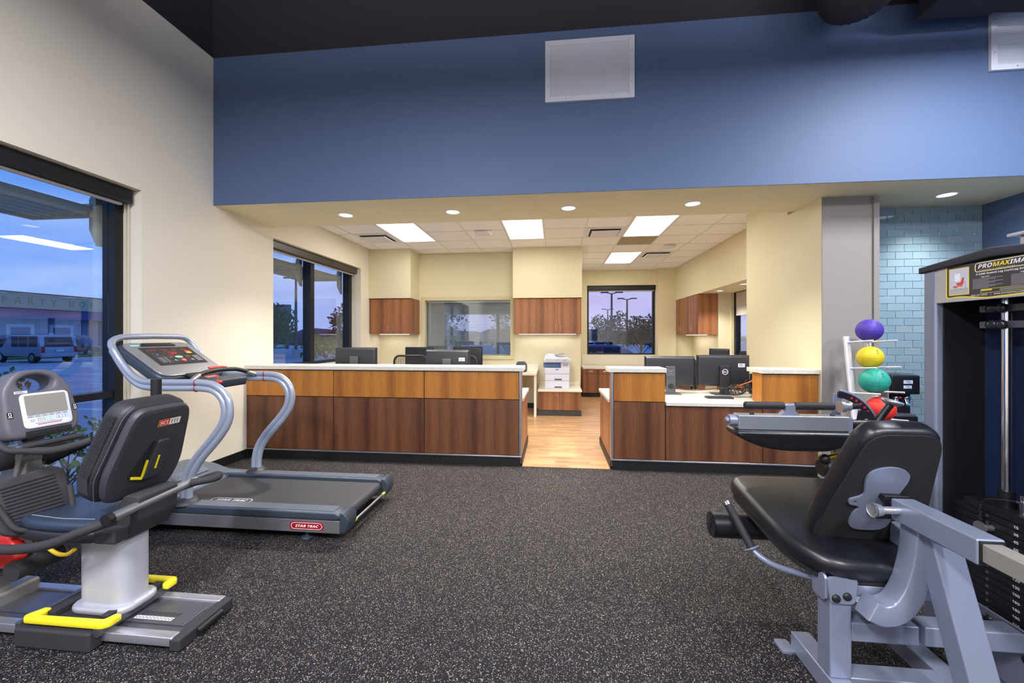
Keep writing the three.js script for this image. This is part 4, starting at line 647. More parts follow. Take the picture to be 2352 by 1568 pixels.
// ---------------------------------------------------------------- recumbent bike
{
  const t = thing('recumbent_bike', 'black recumbent exercise bike with yellow levers beside the gym window', 'exercise bike', [-2.2, 0, -1.81]);
  const shell = M('#37363d', 0.5), pad = M('#26262b', 0.5), foam = M('#2a2a2e', 0.75), alu = M('#c4c6d0', 0.3, 0.8), plate = M('#6b6b74', 0.32, 0.7), yellow = M('#ecd922', 0.38), red = M('#d4281e', 0.35), seatBlue = M('#2a3547', 0.38, 0, { clearcoat: 0.25, clearcoatRoughness: 0.35 });
  const zc = -1.805;
  // base track
  for (const z of [-1.675, -1.935]) obj('track_rail', slab([[-3.25, 0.02], [-1.72, 0.02], [-1.70, 0.035], [-1.72, 0.062], [-3.25, 0.062]], 0.045, V(0, 0, z - 0.0225), V(1, 0, 0), V(0, 1, 0), { bevel: 0.004 }), alu, t);
  obj('track_deck', [BX(-3.25, -1.72, 0.02, 0.05, -1.912, -1.698), BX(-3.2, -1.74, 0.05, 0.056, -1.87, -1.74, 0.002)], plate, t);
  obj('track_slot', Array.from({ length: 12 }, (_, k) => beam(V(-2.02 + k * 0.017, 0.0555, -1.79), V(-2.012 + k * 0.017, 0.0555, -1.815), 0.006, 0.002, 0)), MAT.vinyl, t);
  obj('track_scale', card(0.2, 0.022, V(-1.93, 0.0568, -1.77), V(1, 0, 0), V(0, 0, -1)), printed(canvasTex(256, 32, (g) => { g.fillStyle = '#c8cad0'; g.fillRect(0, 0, 256, 32); g.fillStyle = '#30323a'; g.strokeStyle = '#30323a'; g.lineWidth = 4; for (let k = 0; k < 10; k++) { g.beginPath(); g.arc(16 + k * 25, 16, 8, 0, 7); g.stroke(); } })), t);
  obj('end_foot', BX(-1.73, -1.675, 0.0, 0.058, -1.96, -1.65, 0.01), foam, t);
  obj('end_roller', cyl(V(-1.675, 0.03, -1.88), V(-1.675, 0.03, -1.74), 0.016), MAT.vinyl, t);
  obj('front_frame', [BX(-3.45, -2.78, 0.02, 0.12, -1.93, -1.68, 0.02), beam(V(-2.9, 0.06, zc), V(-2.72, 0.86, zc), 0.07, 0.09)], M('#8d8b8a', 0.4, 0.4), t);
  obj('flywheel_cover', slab([[-3.5, 0.1], [-2.95, 0.08], [-2.78, 0.3], [-2.86, 0.6], [-3.2, 0.75], [-3.5, 0.6]], 0.16, V(0, 0, zc - 0.08), V(1, 0, 0), V(0, 1, 0), { r: 0.12, bevel: 0.03 }), shell, t);
  // seat carriage
  obj('carriage', [BX(-2.46, -2.07, 0.0, 0.088, -1.665, -1.60, 0.012), BX(-2.46, -2.07, 0.0, 0.088, -2.01, -1.95, 0.012), BX(-2.46, -2.07, 0.064, 0.092, -1.97, -1.64, 0.004)], foam, t);
  obj('carriage_edge', BX(-2.075, -2.05, 0.06, 0.098, -1.99, -1.62, 0.003), plate, t); obj('carriage_edge', BX(-2.48, -2.455, 0.06, 0.098, -1.99, -1.62, 0.003), plate, t);
  for (const [z, s] of [[-1.635, 1], [-1.965, -1]]) obj('foot_lever', slab([[-2.43, 0], [-2.03, 0], [-2.005, 0.02], [-2.005, 0.075], [-2.04, 0.075], [-2.05, 0.035], [-2.38, 0.03], [-2.385, 0.08], [-2.42, 0.08], [-2.45, 0.02]], 0.028, V(0, s > 0 ? 0.1 : 0.128, z + s * 0.02), V(1, 0, 0), V(0, 0, -s), { r: 0.012, bevel: 0.006 }), yellow, t);
  for (const x of [-2.36, -2.08]) obj('carriage_rib', BX(x - 0.02, x + 0.02, 0.09, 0.125, -1.94, -1.67, 0.004), foam, t);
  obj('seat_column', slab([[-2.31, -1.725], [-2.05, -1.725], [-2.05, -1.885], [-2.31, -1.885]], 0.38, V(0, 0.5, 0), V(1, 0, 0), V(0, 0, 1), { r: 0.07 }), M('#c2c3cc', 0.36, 0.25), t);
  obj('column_skirt', slab([[-2.335, -1.70], [-2.025, -1.70], [-2.025, -1.91], [-2.335, -1.91]], 0.035, V(0, 0.128, 0), V(1, 0, 0), V(0, 0, 1), { r: 0.08, bevel: 0.014 }), M('#b9bac2', 0.4, 0.4), t);
  // seat
  obj('seat_bracket', [slab([[-2.42, 0.46], [-2.0, 0.46], [-1.94, 0.55], [-1.94, 0.67], [-2.02, 0.67], [-2.1, 0.52], [-2.42, 0.5]], 0.2, V(0, 0, zc - 0.1), V(1, 0, 0), V(0, 1, 0), { r: 0.02, bevel: 0.006 }), BX(-2.1, -1.99, 0.47, 0.53, -1.71, -1.64, 0.01)], foam, t);
  const seatPts = [[-2.52, -1.64, 0.06], [-2.28, -1.61, 0.1], [-2.08, -1.63, 0.05], [-2.08, -1.98, 0.05], [-2.28, -2.0, 0.1], [-2.52, -1.97, 0.06]].map(([x, z, r]) => [x, -z, r]);
  obj('seat_base', slab(seatPts, 0.05, V(0, 0.475, 0), V(1, 0, 0), V(0, 0, -1), { bevel: 0.01 }), pad, t);
  const cushion = obj('seat_cushion', slab(seatPts.map(([x, z, r]) => [x, z, r]), 0.05, V(0, 0.522, 0), V(1, 0, 0), V(0, 0, -1), { bevel: 0.022, seg: 4 }), seatBlue, t);
  obj('stitching', tube([V(-2.47, 0.5735, -1.675), V(-2.28, 0.5735, -1.655), V(-2.12, 0.5735, -1.665)], 0.0009, 0.02, 30, 5), M('#b9c0cc', 0.7), cushion);
  // backrest
  const up = V(0.16, 0.45, 0).normalize(), right = V(0, 0, -1), nrm = new THREE.Vector3().crossVectors(right, up), low = V(-2.085, 0.645, zc);
  const at = (u, v, n = 0) => low.clone().addScaledVector(right, u).addScaledVector(up, v).addScaledVector(nrm, n);
  const outline = [[-0.155, 0.0, 0.06], [0.155, 0.0, 0.06], [0.19, 0.13, 0.06], [0.15, 0.425, 0.06], [0.115, 0.468, 0.04], [-0.115, 0.468, 0.04], [-0.15, 0.425, 0.06], [-0.19, 0.13, 0.06]];
  const back = obj('backrest_cushion', slab(outline.map(([x, y, r]) => [x * 1.1, y * 1.03 - 0.006, r]), 0.105, at(0, 0, -0.11), right, up, { bevel: 0.028, seg: 4 }), pad, t);
  obj('cushion_rib', Array.from({ length: 62 }, (_, k) => { const v = 0.05 + k * 0.0061; const w = v < 0.13 ? mix(0.168, 0.205, v / 0.13) : mix(0.205, 0.168, (v - 0.13) / 0.31); return cyl(at(-w * 1.018 - 0.0005, v, -0.085), at(-w * 1.018 - 0.0005, v, -0.03), 0.0019, 0.0019, 6); }), pad, back);
  obj('stitching', tube(outline.slice(5).concat([outline[0]]).map(([x, y]) => at(x * 1.075, y * 1.02 - 0.004, -0.007)), 0.0009, 0.03, 60, 5), M('#7d8496', 0.7), back);
  const bs = obj('backrest_shell', slab(outline, 0.05, at(0, 0, -0.012), right, up, { bevel: 0.022, seg: 2 }), shell, t);
  obj('grab_handle', slab([[-0.03, 0.1], [0.055, 0.1], [0.05, 0.3], [-0.005, 0.3]], 0.03, at(0, 0, 0.03), right, up, { r: 0.012, bevel: 0.006 }), shell, bs);
  obj('handle_recess', slab([[-0.10, 0.12], [-0.035, 0.1], [-0.01, 0.29], [-0.02, 0.3]], 0.004, at(0, 0, 0.036), right, up, { r: 0.02 }), M('#1b1b1f', 0.7), bs);
  obj('recline_lever', [beam(at(-0.085, 0.125, 0.048), at(-0.03, 0.105, 0.048), 0.012, 0.014, 0.003), beam(at(-0.03, 0.105, 0.048), at(-0.028, 0.2, 0.048), 0.01, 0.01, 0.003), beam(at(0.012, 0.15, 0.062), at(0.013, 0.22, 0.062), 0.008, 0.006, 0.002)], yellow, bs);
  obj('logo_badge', card(0.115, 0.035, at(0.035, 0.385, 0.0395), right, up), printed(canvasTex(256, 80, (g) => { g.fillStyle = '#d8b93a'; g.fillRect(0, 0, 256, 80); g.fillStyle = '#d9332a'; g.fillRect(5, 5, 122, 70); g.fillStyle = '#f1f1f1'; g.fillRect(127, 5, 124, 70); g.font = 'bold 58px serif'; g.textBaseline = 'middle'; g.textAlign = 'center'; g.fillStyle = '#fff'; g.fillText('SCI', 66, 42); g.fillStyle = '#1d1f26'; g.fillText('FIT', 190, 42); }), 0.4), bs);
  // seat handles
  obj('pivot_tube', cyl(V(-1.955, 0.615, -1.6), V(-1.955, 0.635, -2.02), 0.022), MAT.steel, t); obj('pivot_cap', cyl(V(-1.955, 0.614, -1.575), V(-1.955, 0.615, -1.6), 0.026), MAT.vinyl, t);
  obj('seat_handle', curveTube([V(-1.97, 0.595, -1.625), V(-2.07, 0.56, -1.575), V(-2.2, 0.51, -1.55), V(-2.38, 0.478, -1.55), V(-2.62, 0.468, -1.56), V(-2.8, 0.47, -1.57)], 0.021, 60), foam, t);
  obj('seat_handle', tube([V(-1.94, 0.635, -1.98), V(-1.86, 0.635, -2.07), V(-1.9, 0.64, -2.12), V(-2.2, 0.53, -2.09), V(-2.6, 0.47, -2.07)], 0.02, 0.05, 70), foam, t);
  // console on its mast
  const cu = V(-0.22, 0.975, 0).normalize(), cn = new THREE.Vector3().crossVectors(right, cu), cm = V(-2.56, 1.065, -1.78), ct = (u, v, n = 0) => cm.clone().addScaledVector(right, u).addScaledVector(cu, v).addScaledVector(cn, n);
  const con = roundShape([[-0.135, -0.14, 0.03], [0.125, -0.14, 0.03], [0.15, -0.08, 0.03], [0.135, 0.095, 0.04], [0.07, 0.195, 0.05], [-0.08, 0.195, 0.05], [-0.14, 0.1, 0.04], [-0.15, -0.09, 0.03]], 0.03), hole = new THREE.Path(); hole.absellipse(-0.005, 0.125, 0.072, 0.042, 0, Math.PI * 2, true);
  const body = obj('console', slab(con, 0.105, ct(0, 0, -0.105), right, cu, { bevel: 0.015, holes: [hole] }), M('#57565e', 0.45), t);
  obj('face_plate', slab([[-0.098, -0.088], [0.098, -0.088], [0.098, 0.085], [-0.098, 0.085]], 0.006, ct(0.012, -0.01, -0.001), right, cu, { r: 0.025, bevel: 0.002 }), M('#d6dbe6', 0.4), body);
  obj('screen', slab([[-0.083, -0.022], [0.083, -0.022], [0.083, 0.075], [-0.083, 0.075]], 0.003, ct(0.012, -0.01, 0.004), right, cu, { r: 0.006 }), M('#8b8880', 0.35), body);
  obj('button_print', card(0.17, 0.056, ct(0.012, -0.0625, 0.0056), right, cu), printed(canvasTex(420, 150, (g, w, h) => {
    g.fillStyle = '#d6dbe6'; g.fillRect(0, 0, w, h); g.lineWidth = 4; g.strokeStyle = '#3d4452'; g.fillStyle = '#3d4452'; for (let k = 0; k < 6; k++) { g.strokeRect(10 + k * 68, 6, 54, 22); g.fillRect(18 + k * 68, 13, 38, 8); }
    g.font = 'bold 17px sans-serif'; g.textAlign = 'center'; g.strokeStyle = '#e0d04a'; g.strokeRect(10, 46, 74, 46); g.fillText('Pause', 47, 66); g.fillText('Clear', 47, 85); g.strokeStyle = '#34406a'; g.strokeRect(100, 46, 66, 40); g.fillText('Enter', 133, 70);
    g.strokeStyle = '#54ad7c'; g.strokeRect(184, 40, 78, 52); g.fillStyle = '#54ad7c'; g.fillText('Quick', 223, 62); g.fillText('Start', 223, 84); g.fillStyle = g.strokeStyle = '#2f63c4'; for (const [x, d] of [[282, 1], [350, -1]]) { g.strokeRect(x, 42, 54, 42); g.beginPath(); g.moveTo(x + 27, 63 + 16 * d); g.lineTo(x + 15, 63 + 2 * d); g.lineTo(x + 39, 63 + 2 * d); g.fill(); g.fillRect(x + 23, d > 0 ? 50 : 63, 8, 14); }
    g.fillStyle = '#5a5f6c'; g.fillRect(70, 106, 270, 6); g.fillStyle = '#c23338'; g.fillRect(90, 122, 240, 11);
  })), body);
  obj('name_tag', card(0.05, 0.012, ct(-0.075, 0.085, 0.0015), right, cu), printed(stickerTex), body);
  for (const u of [-0.128, 0.132]) obj('badge', card(0.022, 0.03, ct(u, -0.02, 0.001), right, cu), printed(canvasTex(64, 86, (g) => { g.fillStyle = '#15151a'; g.fillRect(0, 0, 64, 86); g.strokeStyle = '#f2f2f2'; g.lineWidth = 7; g.strokeRect(20, 12, 24, 38); g.fillStyle = '#f2f2f2'; g.fillRect(10, 64, 44, 9); })), body);
  obj('speaker_slot', [0, 1, 2, 3].map((k) => beam(ct(-0.085, -0.110 - k * 0.0065, 0.0015), ct(0.1, -0.110 - k * 0.0065, 0.0015), 0.0028, 0.0028, 0)), MAT.vinyl, body);
  obj('console_tray', [slab([[-0.14, -0.03], [0.13, -0.03], [0.14, 0.05], [-0.15, 0.05]], 0.025, ct(0, -0.165, -0.02), right, cn, { r: 0.03, bevel: 0.008 })], M('#333238', 0.5), t);
  obj('mast', [beam(V(-2.74, 0.3, zc), V(-2.64, 0.92, -1.79), 0.06, 0.08), beam(V(-2.7, 0.72, -1.78), V(-2.6, 0.9, -1.75), 0.045, 0.06)], M('#8d8b8a', 0.4, 0.4), t);
  obj('hub', cyl(V(-2.72, 0.8, -1.62), V(-2.72, 0.8, -1.98), 0.045), foam, t);
  // moving arms
  obj('grip_bar', [tube([V(-2.86, 1.1, -1.62), V(-2.66, 0.98, -1.62), V(-2.535, 0.885, -1.63), V(-2.42, 0.882, -1.66)], 0.014, 0.03, 50), curveTube([V(-2.43, 0.882, -1.655), V(-2.34, 0.885, -1.67), V(-2.24, 0.91, -1.70), V(-2.2, 0.925, -1.72)], 0.018, 40)], foam, t);
  obj('grip_bar', tube([V(-2.86, 0.93, -1.56), V(-2.80, 1.03, -1.56), V(-2.78, 1.11, -1.56)], 0.022, 0.03, 40), foam, t);
  obj('swing_arm', [tube([V(-2.72, 0.8, -1.97), V(-2.86, 0.705, -1.99), V(-2.72, 0.77, -2.0), V(-2.30, 0.965, -2.02), V(-2.19, 1.08, -2.02), V(-2.19, 1.17, -2.02)], 0.019, 0.05, 90)], foam, t);
  obj('hand_grip', cyl(V(-2.19, 1.07, -2.02), V(-2.19, 1.185, -2.02), 0.024), MAT.vinyl, t);
  // foot plates, straps
  const fu = V(-0.34, 0.9, 0.02).normalize(), fo = V(-2.5, 0.63, -1.70), ft = (u, v, n = 0) => fo.clone().addScaledVector(V(0.35, 0.02, -0.94).normalize(), u).addScaledVector(fu, v).addScaledVector(new THREE.Vector3().crossVectors(V(0.35, 0.02, -0.94).normalize(), fu), n), fr = V(0.35, 0.02, -0.94).normalize();
  const fp = obj('foot_plate', slab([[-0.13, 0.11], [0.07, 0.155], [0.125, 0.12], [0.13, -0.14], [-0.06, -0.15], [-0.12, -0.11]], 0.028, ft(0, 0, -0.03), fr, fu, { r: 0.05, bevel: 0.01 }), foam, t);
  obj('tread_rib', Array.from({ length: 13 }, (_, k) => beam(ft(-0.085, -0.11 + k * 0.0165, 0.0), ft(0.092, -0.108 + k * 0.0178, 0.0), 0.009, 0.005, 0)), shell, fp);
  obj('heel_cup', tube([ft(-0.11, 0.02, 0.0), ft(-0.085, -0.13, 0.03), ft(0.1, -0.15, 0.03), ft(0.13, 0.03, 0.0)], 0.012, 0.05, 40), foam, fp);
  obj('heel_strap', ball(V(-2.46, 0.515, -1.66), 0.02, 0.8, 1.1, 0.6), red, t);
  obj('foot_cradle', slab([[-0.14, 0.02], [0.03, 0.1], [0.14, 0.02], [0.05, -0.06], [-0.12, -0.12]], 0.05, V(-2.6, 0.39, -1.70), V(0.9, -0.2, 0.2), V(0.3, 0.95, 0), { r: 0.05, bevel: 0.014 }), red, t);
  obj('foot_strap', curveTube([V(-2.36, 0.43, -1.66), V(-2.31, 0.405, -1.66), V(-2.26, 0.405, -1.66), V(-2.22, 0.43, -1.66)], 0.009, 24, 8), M('#e0b82a', 0.5), t);
  obj('crank_arm', [beam(V(-2.78, 0.26, -1.72), V(-2.48, 0.37, -1.72), 0.05, 0.08), cyl(V(-2.5, 0.33, -1.8), V(-2.5, 0.33, -1.62), 0.045)], foam, t);
}

// ---------------------------------------------------------------- leg extension machine with weight tower
{
  const t = thing('leg_extension_machine', 'silver leg extension machine with black pads and a weight stack tower', 'weight machine', [1.4, 0, -1.9]);
  const fr = M('#888fa4', 0.32, 0.4), padM = M('#121319', 0.36, 0, { clearcoat: 0.2, clearcoatRoughness: 0.4 }), padBack = M('#17171a', 0.8), blk = M('#1b1b20', 0.42, 0.2), grip = M('#1e1f24', 0.65), plateM = M('#1c1d22', 0.5, 0.2);
  const F = (g) => obj('frame_tube', g, fr, t);
  // floor frame
  F(BX(1.07, 1.15, 0.0, 0.08, -1.97, -1.0, 0.006)); F(BX(1.52, 1.60, 0.0, 0.08, -2.42, -1.0, 0.006)); F(BX(1.15, 1.52, 0.0, 0.08, -1.80, -1.72, 0.006));
  obj('foot_plate', slab([[1.015, 1.93], [1.075, 1.93], [1.075, 2.01], [1.015, 2.01]], 0.01, V(0, 0.0, 0), V(1, 0, 0), V(0, 0, -1), { r: 0.015 }), fr, t);
  F(BX(1.075, 1.155, 0.08, 0.42, -1.79, -1.71, 0.006)); F(BX(1.155, 1.40, 0.225, 0.30, -1.79, -1.715, 0.006)); F(BX(1.42, 1.76, 0.225, 0.30, -1.79, -1.715, 0.006));
  // bracket with bolts on the post
  obj('bracket', [slab([[-0.045, -0.04], [0.045, -0.04], [0.055, 0.06], [-0.055, 0.06]], 0.01, V(1.115, 0.42, -1.71), V(1, 0, 0), V(0, 1, 0), { r: 0.02 }), slab([[-0.04, -0.04], [0.04, -0.04], [0.04, 0.06], [-0.04, 0.06]], 0.01, V(1.066, 0.42, -1.75), V(0, 0, 1), V(0, 1, 0), { r: 0.02 })], fr, t);
  for (const p of [V(1.13, 0.41, -1.698), V(1.09, 0.40, -1.698)]) obj('bolt', ball(p, 0.016, 1, 1, 0.6, 14), blk, t);
  // swept tube from the post up to the beam, and the rear upright
  const sw = smooth([V(1.168, 0.405, 0), V(1.21, 0.388, 0), V(1.262, 0.405, 0), V(1.30, 0.455, 0), V(1.328, 0.53, 0), V(1.346, 0.62, 0), V(1.355, 0.73, 0)], 30), edge = (k) => sw.map((q, i) => { const d = sw[Math.min(sw.length - 1, i + 1)].clone().sub(sw[Math.max(0, i - 1)]).normalize(); return [q.x - d.y * k, q.y + d.x * k]; });
  obj('swept_tube', slab([...edge(-0.038), ...edge(0.038).reverse()], 0.076, V(0, 0, -1.697), V(1, 0, 0), V(0, 1, 0), { bevel: 0.005 }), fr, t);
  F(beam(V(1.375, 0.73, -1.63), V(1.44, 0.0, -1.47), 0.095, 0.075, 0.006, V(0, 0, 1)));
  F(BX(1.16, 1.4, 0.0, 0.08, -1.30, -1.22, 0.006));
  F(beam(V(1.55, 0.08, -2.0), V(1.40, 0.66, -1.80), 0.05, 0.05, 0.005, V(0, 0, 1)));
  // seat-back beam
  const bm = obj('seat_beam', BX(1.285, 1.365, 0.72, 0.80, -1.70, -1.38, 0.006), fr, t);
  obj('weld_plate', BX(1.30, 1.35, 0.712, 0.72, -1.60, -1.50), fr, bm); obj('tube_plug', BX(1.29, 1.36, 0.725, 0.795, -1.385, -1.376), MAT.vinyl, bm);
  obj('sliding_tube', BX(1.297, 1.353, 0.732, 0.788, -1.38, -0.9, 0.004), M('#a9a39b', 0.35, 0.5), t);
  obj('adjuster_knob', [cyl(V(1.20, 0.765, -1.665), V(1.225, 0.765, -1.665), 0.027, 0.02), cyl(V(1.225, 0.765, -1.665), V(1.285, 0.765, -1.665), 0.014), lathe([[0, 0], [0.026, 0.001], [0.027, 0.006]], V(1.198, 0.765, -1.665), 20, V(-1, 0, 0))], M('#c6c8cf', 0.25, 0.8), t);
  // backrest
  const up = V(0, 0.59, 0.26).normalize(), right = V(1, 0, 0), n = new THREE.Vector3().crossVectors(right, up), low = V(1.305, 0.49, -1.925), at = (u, v, k = 0) => low.clone().addScaledVector(right, u).addScaledVector(up, v).addScaledVector(n, k);
  const bo = [[-0.14, -0.025, 0.09], [0.14, -0.025, 0.09], [0.205, 0.07, 0.06], [0.205, 0.22, 0.1], [0.14, 0.60, 0.05], [0.10, 0.645, 0.05], [-0.10, 0.645, 0.05], [-0.14, 0.60, 0.05], [-0.205, 0.22, 0.1], [-0.205, 0.07, 0.06]];
  const br = obj('backrest', slab(bo, 0.085, at(0, 0, -0.06), right, up, { bevel: 0.028, seg: 4 }), padM, t);
  obj('back_board', slab(bo.map(([x, y, r]) => [x * 0.93, 0.02 + y * 0.94, r]), 0.008, at(0, 0, 0.022), right, up), padBack, br);
  for (const v of [0.16, 0.42]) obj('vent_eyelet', cyl(at(-0.185 + (v - 0.16) * 0.12, v, -0.045), at(-0.185 + (v - 0.16) * 0.12, v + 0.05, -0.045), 0.006, 0.006, 8), blk, br);
  const oval = new THREE.Path(); oval.absellipse(-0.005, 0.14, 0.03, 0.017, 0.2, Math.PI * 2, true);
  obj('mount_plate', slab([[-0.075, 0.09, 0.06], [0.07, 0.09, 0.06], [0.075, 0.175, 0.04], [0.055, 0.215, 0.02], [0.105, 0.225, 0.012], [0.11, 0.25, 0.012], [0.06, 0.275, 0.02], [0.085, 0.39, 0.06], [0.0, 0.425, 0.06], [-0.085, 0.39, 0.06], [-0.06, 0.275, 0.02], [-0.11, 0.25, 0.012], [-0.105, 0.225, 0.012], [-0.055, 0.215, 0.02], [-0.08, 0.175, 0.04]], 0.008, at(-0.015, 0.065, 0.03), right, up, { holes: [oval, circleHole(-0.085, 0.24, 0.006)] }), fr, t);
  obj('mount_block', [beam(at(0.01, 0.25, 0.03), V(1.325, 0.762, -1.66), 0.05, 0.05, 0.004), BX(1.28, 1.37, 0.78, 0.80, -1.76, -1.72, 0.004)], blk, t); obj('mount_bolt', ball(at(-0.03, 0.255, 0.04), 0.012), blk, t);
  // seat
  const su = V(0, 0.10, -0.72).normalize(), so = V(1.265, 0.455, -1.70), st = [[-0.2, 0.0, 0.09], [0.2, 0.0, 0.09], [0.29, 0.16, 0.1], [0.30, 0.68, 0.06], [0.24, 0.735, 0.06], [-0.24, 0.735, 0.06], [-0.30, 0.68, 0.06], [-0.285, 0.16, 0.1]];
  const seat = obj('seat', slab(st, 0.09, so, right, su, { bevel: 0.034, seg: 4 }), padM, t);
  obj('seat_board', slab(st.map(([x, y, r]) => [x * 0.97, 0.012 + y * 0.965, r]), 0.02, so.clone().add(V(0, -0.012, 0)), right, su), padBack, seat);
  obj('seat_support', [BX(1.14, 1.45, 0.405, 0.45, -1.79, -1.71, 0.005), beam(V(1.30, 0.42, -1.75), V(1.30, 0.49, -2.35), 0.08, 0.05)], fr, t);
  // side handle and leg roller
  obj('side_handle', tube([V(1.10, 0.415, -1.80), V(1.0, 0.375, -1.95), V(0.945, 0.39, -2.03), V(0.915, 0.455, -2.075)], 0.014, 0.05, 40), fr, t);
  obj('handle_grip', cyl(V(0.937, 0.41, -2.04), V(0.868, 0.575, -2.14), 0.019), grip, t); obj('handle_flange', lathe([[0.012, -0.006], [0.036, -0.004], [0.036, 0.004], [0.012, 0.006]], V(0.937, 0.41, -2.04), 20, V(-0.069, 0.165, -0.1)), fr, t); obj('handle_cap', cyl(V(0.868, 0.575, -2.14), V(0.862, 0.588, -2.148), 0.021), MAT.chrome, t);
  const ro = obj('leg_roller', [cyl(V(0.87, 0.375, -2.36), V(1.24, 0.375, -2.36), 0.068, 0.068, 28)], padM, t);
  obj('roller_cap', lathe([[0, 0.012], [0.02, 0.012], [0.022, 0.004], [0.064, 0.003], [0.067, 0]], V(0.868, 0.375, -2.36), 28, V(-1, 0, 0)), blk, ro); obj('roller_spoke', Array.from({ length: 16 }, (_, k) => { const a = k * 0.3927; return beam(V(0.864, 0.375 + 0.024 * Math.cos(a), -2.36 + 0.024 * Math.sin(a)), V(0.864, 0.375 + 0.062 * Math.cos(a), -2.36 + 0.062 * Math.sin(a)), 0.004, 0.004, 0); }), grip, ro);
  obj('leg_arm', [beam(V(1.42, 0.375, -2.36), V(1.56, 0.72, -2.45), 0.06, 0.06), cyl(V(1.2, 0.375, -2.36), V(1.46, 0.375, -2.36), 0.02)], fr, t);
  // thigh pad with cross handle
  const lx0 = 0.985, lx1 = 1.585, lz = -2.40, tp = obj('thigh_tube', BX(lx0 + 0.03, lx1, 0.905, 0.985, lz - 0.04, lz + 0.04, 0.006), M('#8f949e', 0.3, 0.5), t);
  obj('end_bolt', [cyl(V(lx0 - 0.01, 0.95, lz), V(lx0 + 0.03, 0.95, lz), 0.032), ball(V(lx0 - 0.014, 0.95, lz), 0.018, 0.8, 1, 1)], fr, tp); obj('fixing_bolt', [ball(V(1.1, 0.988, lz), 0.012, 1, 0.6, 1), ball(V(1.52, 0.988, lz), 0.012, 1, 0.6, 1)], blk, tp);
  obj('thigh_pad', slab([[lx0, 0.905, 0.02], [lx1 - 0.01, 0.905, 0.02], [lx1 - 0.015, 0.855, 0.05], [lx1 - 0.10, 0.80, 0.1], [lx0 + 0.17, 0.80, 0.14], [lx0 + 0.01, 0.87, 0.06]], 0.17, V(0, 0, lz - 0.085), right, V(0, 1, 0), { bevel: 0.025, seg: 4 }), padM, t);
  obj('end_gusset', slab([[lx1 - 0.012, 0.74], [lx1 + 0.01, 0.84], [lx1 + 0.012, 0.98], [lx1 - 0.008, 0.98]], 0.085, V(0, 0, lz - 0.0425), right, V(0, 1, 0)), fr, t);
  obj('handle_stem', slab([[1.245, 0.985], [1.345, 0.985], [1.32, 1.01], [1.32, 1.035], [1.27, 1.035], [1.27, 1.01]], 0.04, V(0, 0, lz - 0.02), right, V(0, 1, 0)), fr, t); obj('handle_bar', cyl(V(1.075, 1.035, lz), V(1.515, 1.035, lz), 0.016), MAT.chrome, t);
  for (const [a, b] of [[1.07, 1.262], [1.328, 1.52]]) { const gp = obj('hand_grip', [cyl(V(a, 1.035, lz), V(b, 1.035, lz), 0.021), ball(V(a, 1.035, lz), 0.021, 0.6, 1, 1), ball(V(b, 1.035, lz), 0.021, 0.6, 1, 1)], grip, t); }
  // range-of-motion mechanism
  const mz = -2.46;
  obj('pivot_shaft', cyl(V(1.59, 0.94, lz), V(1.72, 0.94, lz), 0.025), blk, t);
  const arcPts = []; for (let k = 0; k <= 12; k++) { const a = 1.4 - k * 0.1; arcPts.push([1.575 + 0.258 * Math.cos(a), 0.855 + 0.258 * Math.sin(a)]); } for (let k = 12; k >= 0; k--) { const a = 1.4 - k * 0.1; arcPts.push([1.575 + 0.222 * Math.cos(a), 0.855 + 0.222 * Math.sin(a)]); }
  obj('range_rim', tube(Array.from({ length: 13 }, (_, k) => V(1.575 + 0.26 * Math.cos(1.4 - k * 0.1), 0.855 + 0.26 * Math.sin(1.4 - k * 0.1), mz - 0.044)), 0.008, 0, 40, 8), fr, t);
  obj('range_spoke', [beam(V(1.6, 0.9, mz - 0.05), V(1.62, 1.09, mz - 0.05), 0.05, 0.008, 0.002, V(0, 0, 1))], fr, t);
  obj('range_arc', slab(arcPts, 0.012, V(0, 0, mz - 0.05), right, V(0, 1, 0)), blk, t);
  obj('range_tick', Array.from({ length: 7 }, (_, k) => { const a = 1.1 - k * 0.12; return BX(1.575 + 0.24 * Math.cos(a) - 0.006, 1.575 + 0.24 * Math.cos(a) + 0.006, 0.855 + 0.24 * Math.sin(a) - 0.006, 0.855 + 0.24 * Math.sin(a) + 0.006, mz - 0.039, mz - 0.036); }), M('#b3232a', 0.4), t);
  obj('range_plate', slab([[1.672, 0.925], [1.70, 0.9], [1.755, 0.9], [1.778, 0.93], [1.748, 1.0], [1.685, 1.01]], 0.014, V(0, 0, mz + 0.01), right, V(0, 1, 0), { r: 0.014, holes: [circleHole(1.724, 0.942, 0.024)] }), blk, t);
  obj('range_pin', [cyl(V(1.575, 1.03, mz + 0.03), V(1.60, 1.03, mz + 0.03), 0.034, 0.03), cyl(V(1.60, 1.03, mz + 0.03), V(1.63, 1.03, mz + 0.03), 0.022)], M('#c6c8cf', 0.25, 0.8), t); obj('range_pin_shaft', cyl(V(1.63, 1.03, mz + 0.03), V(1.69, 1.03, mz + 0.0), 0.016), blk, t);
  obj('release_lever', cyl(V(1.78, 0.93, mz), V(1.86, 1.045, mz), 0.018), blk, t); obj('release_cap', lathe([[0, 0.012], [0.048, 0.008], [0.05, -0.004], [0.03, -0.02], [0.0, -0.02]], V(1.868, 1.058, mz), 24, V(0.25, 1, 0.1)), M('#c6c8cf', 0.25, 0.8), t);
  obj('link_arm', [beam(V(1.60, 0.86, mz), V(1.72, 0.92, mz), 0.03, 0.09), beam(V(1.66, 0.82, mz), V(1.78, 0.86, mz), 0.04, 0.03)], blk, t); obj('position_sticker', BX(1.655, 1.72, 0.862, 0.885, mz + 0.015, mz + 0.02), M('#2f7fd0', 0.4), t);
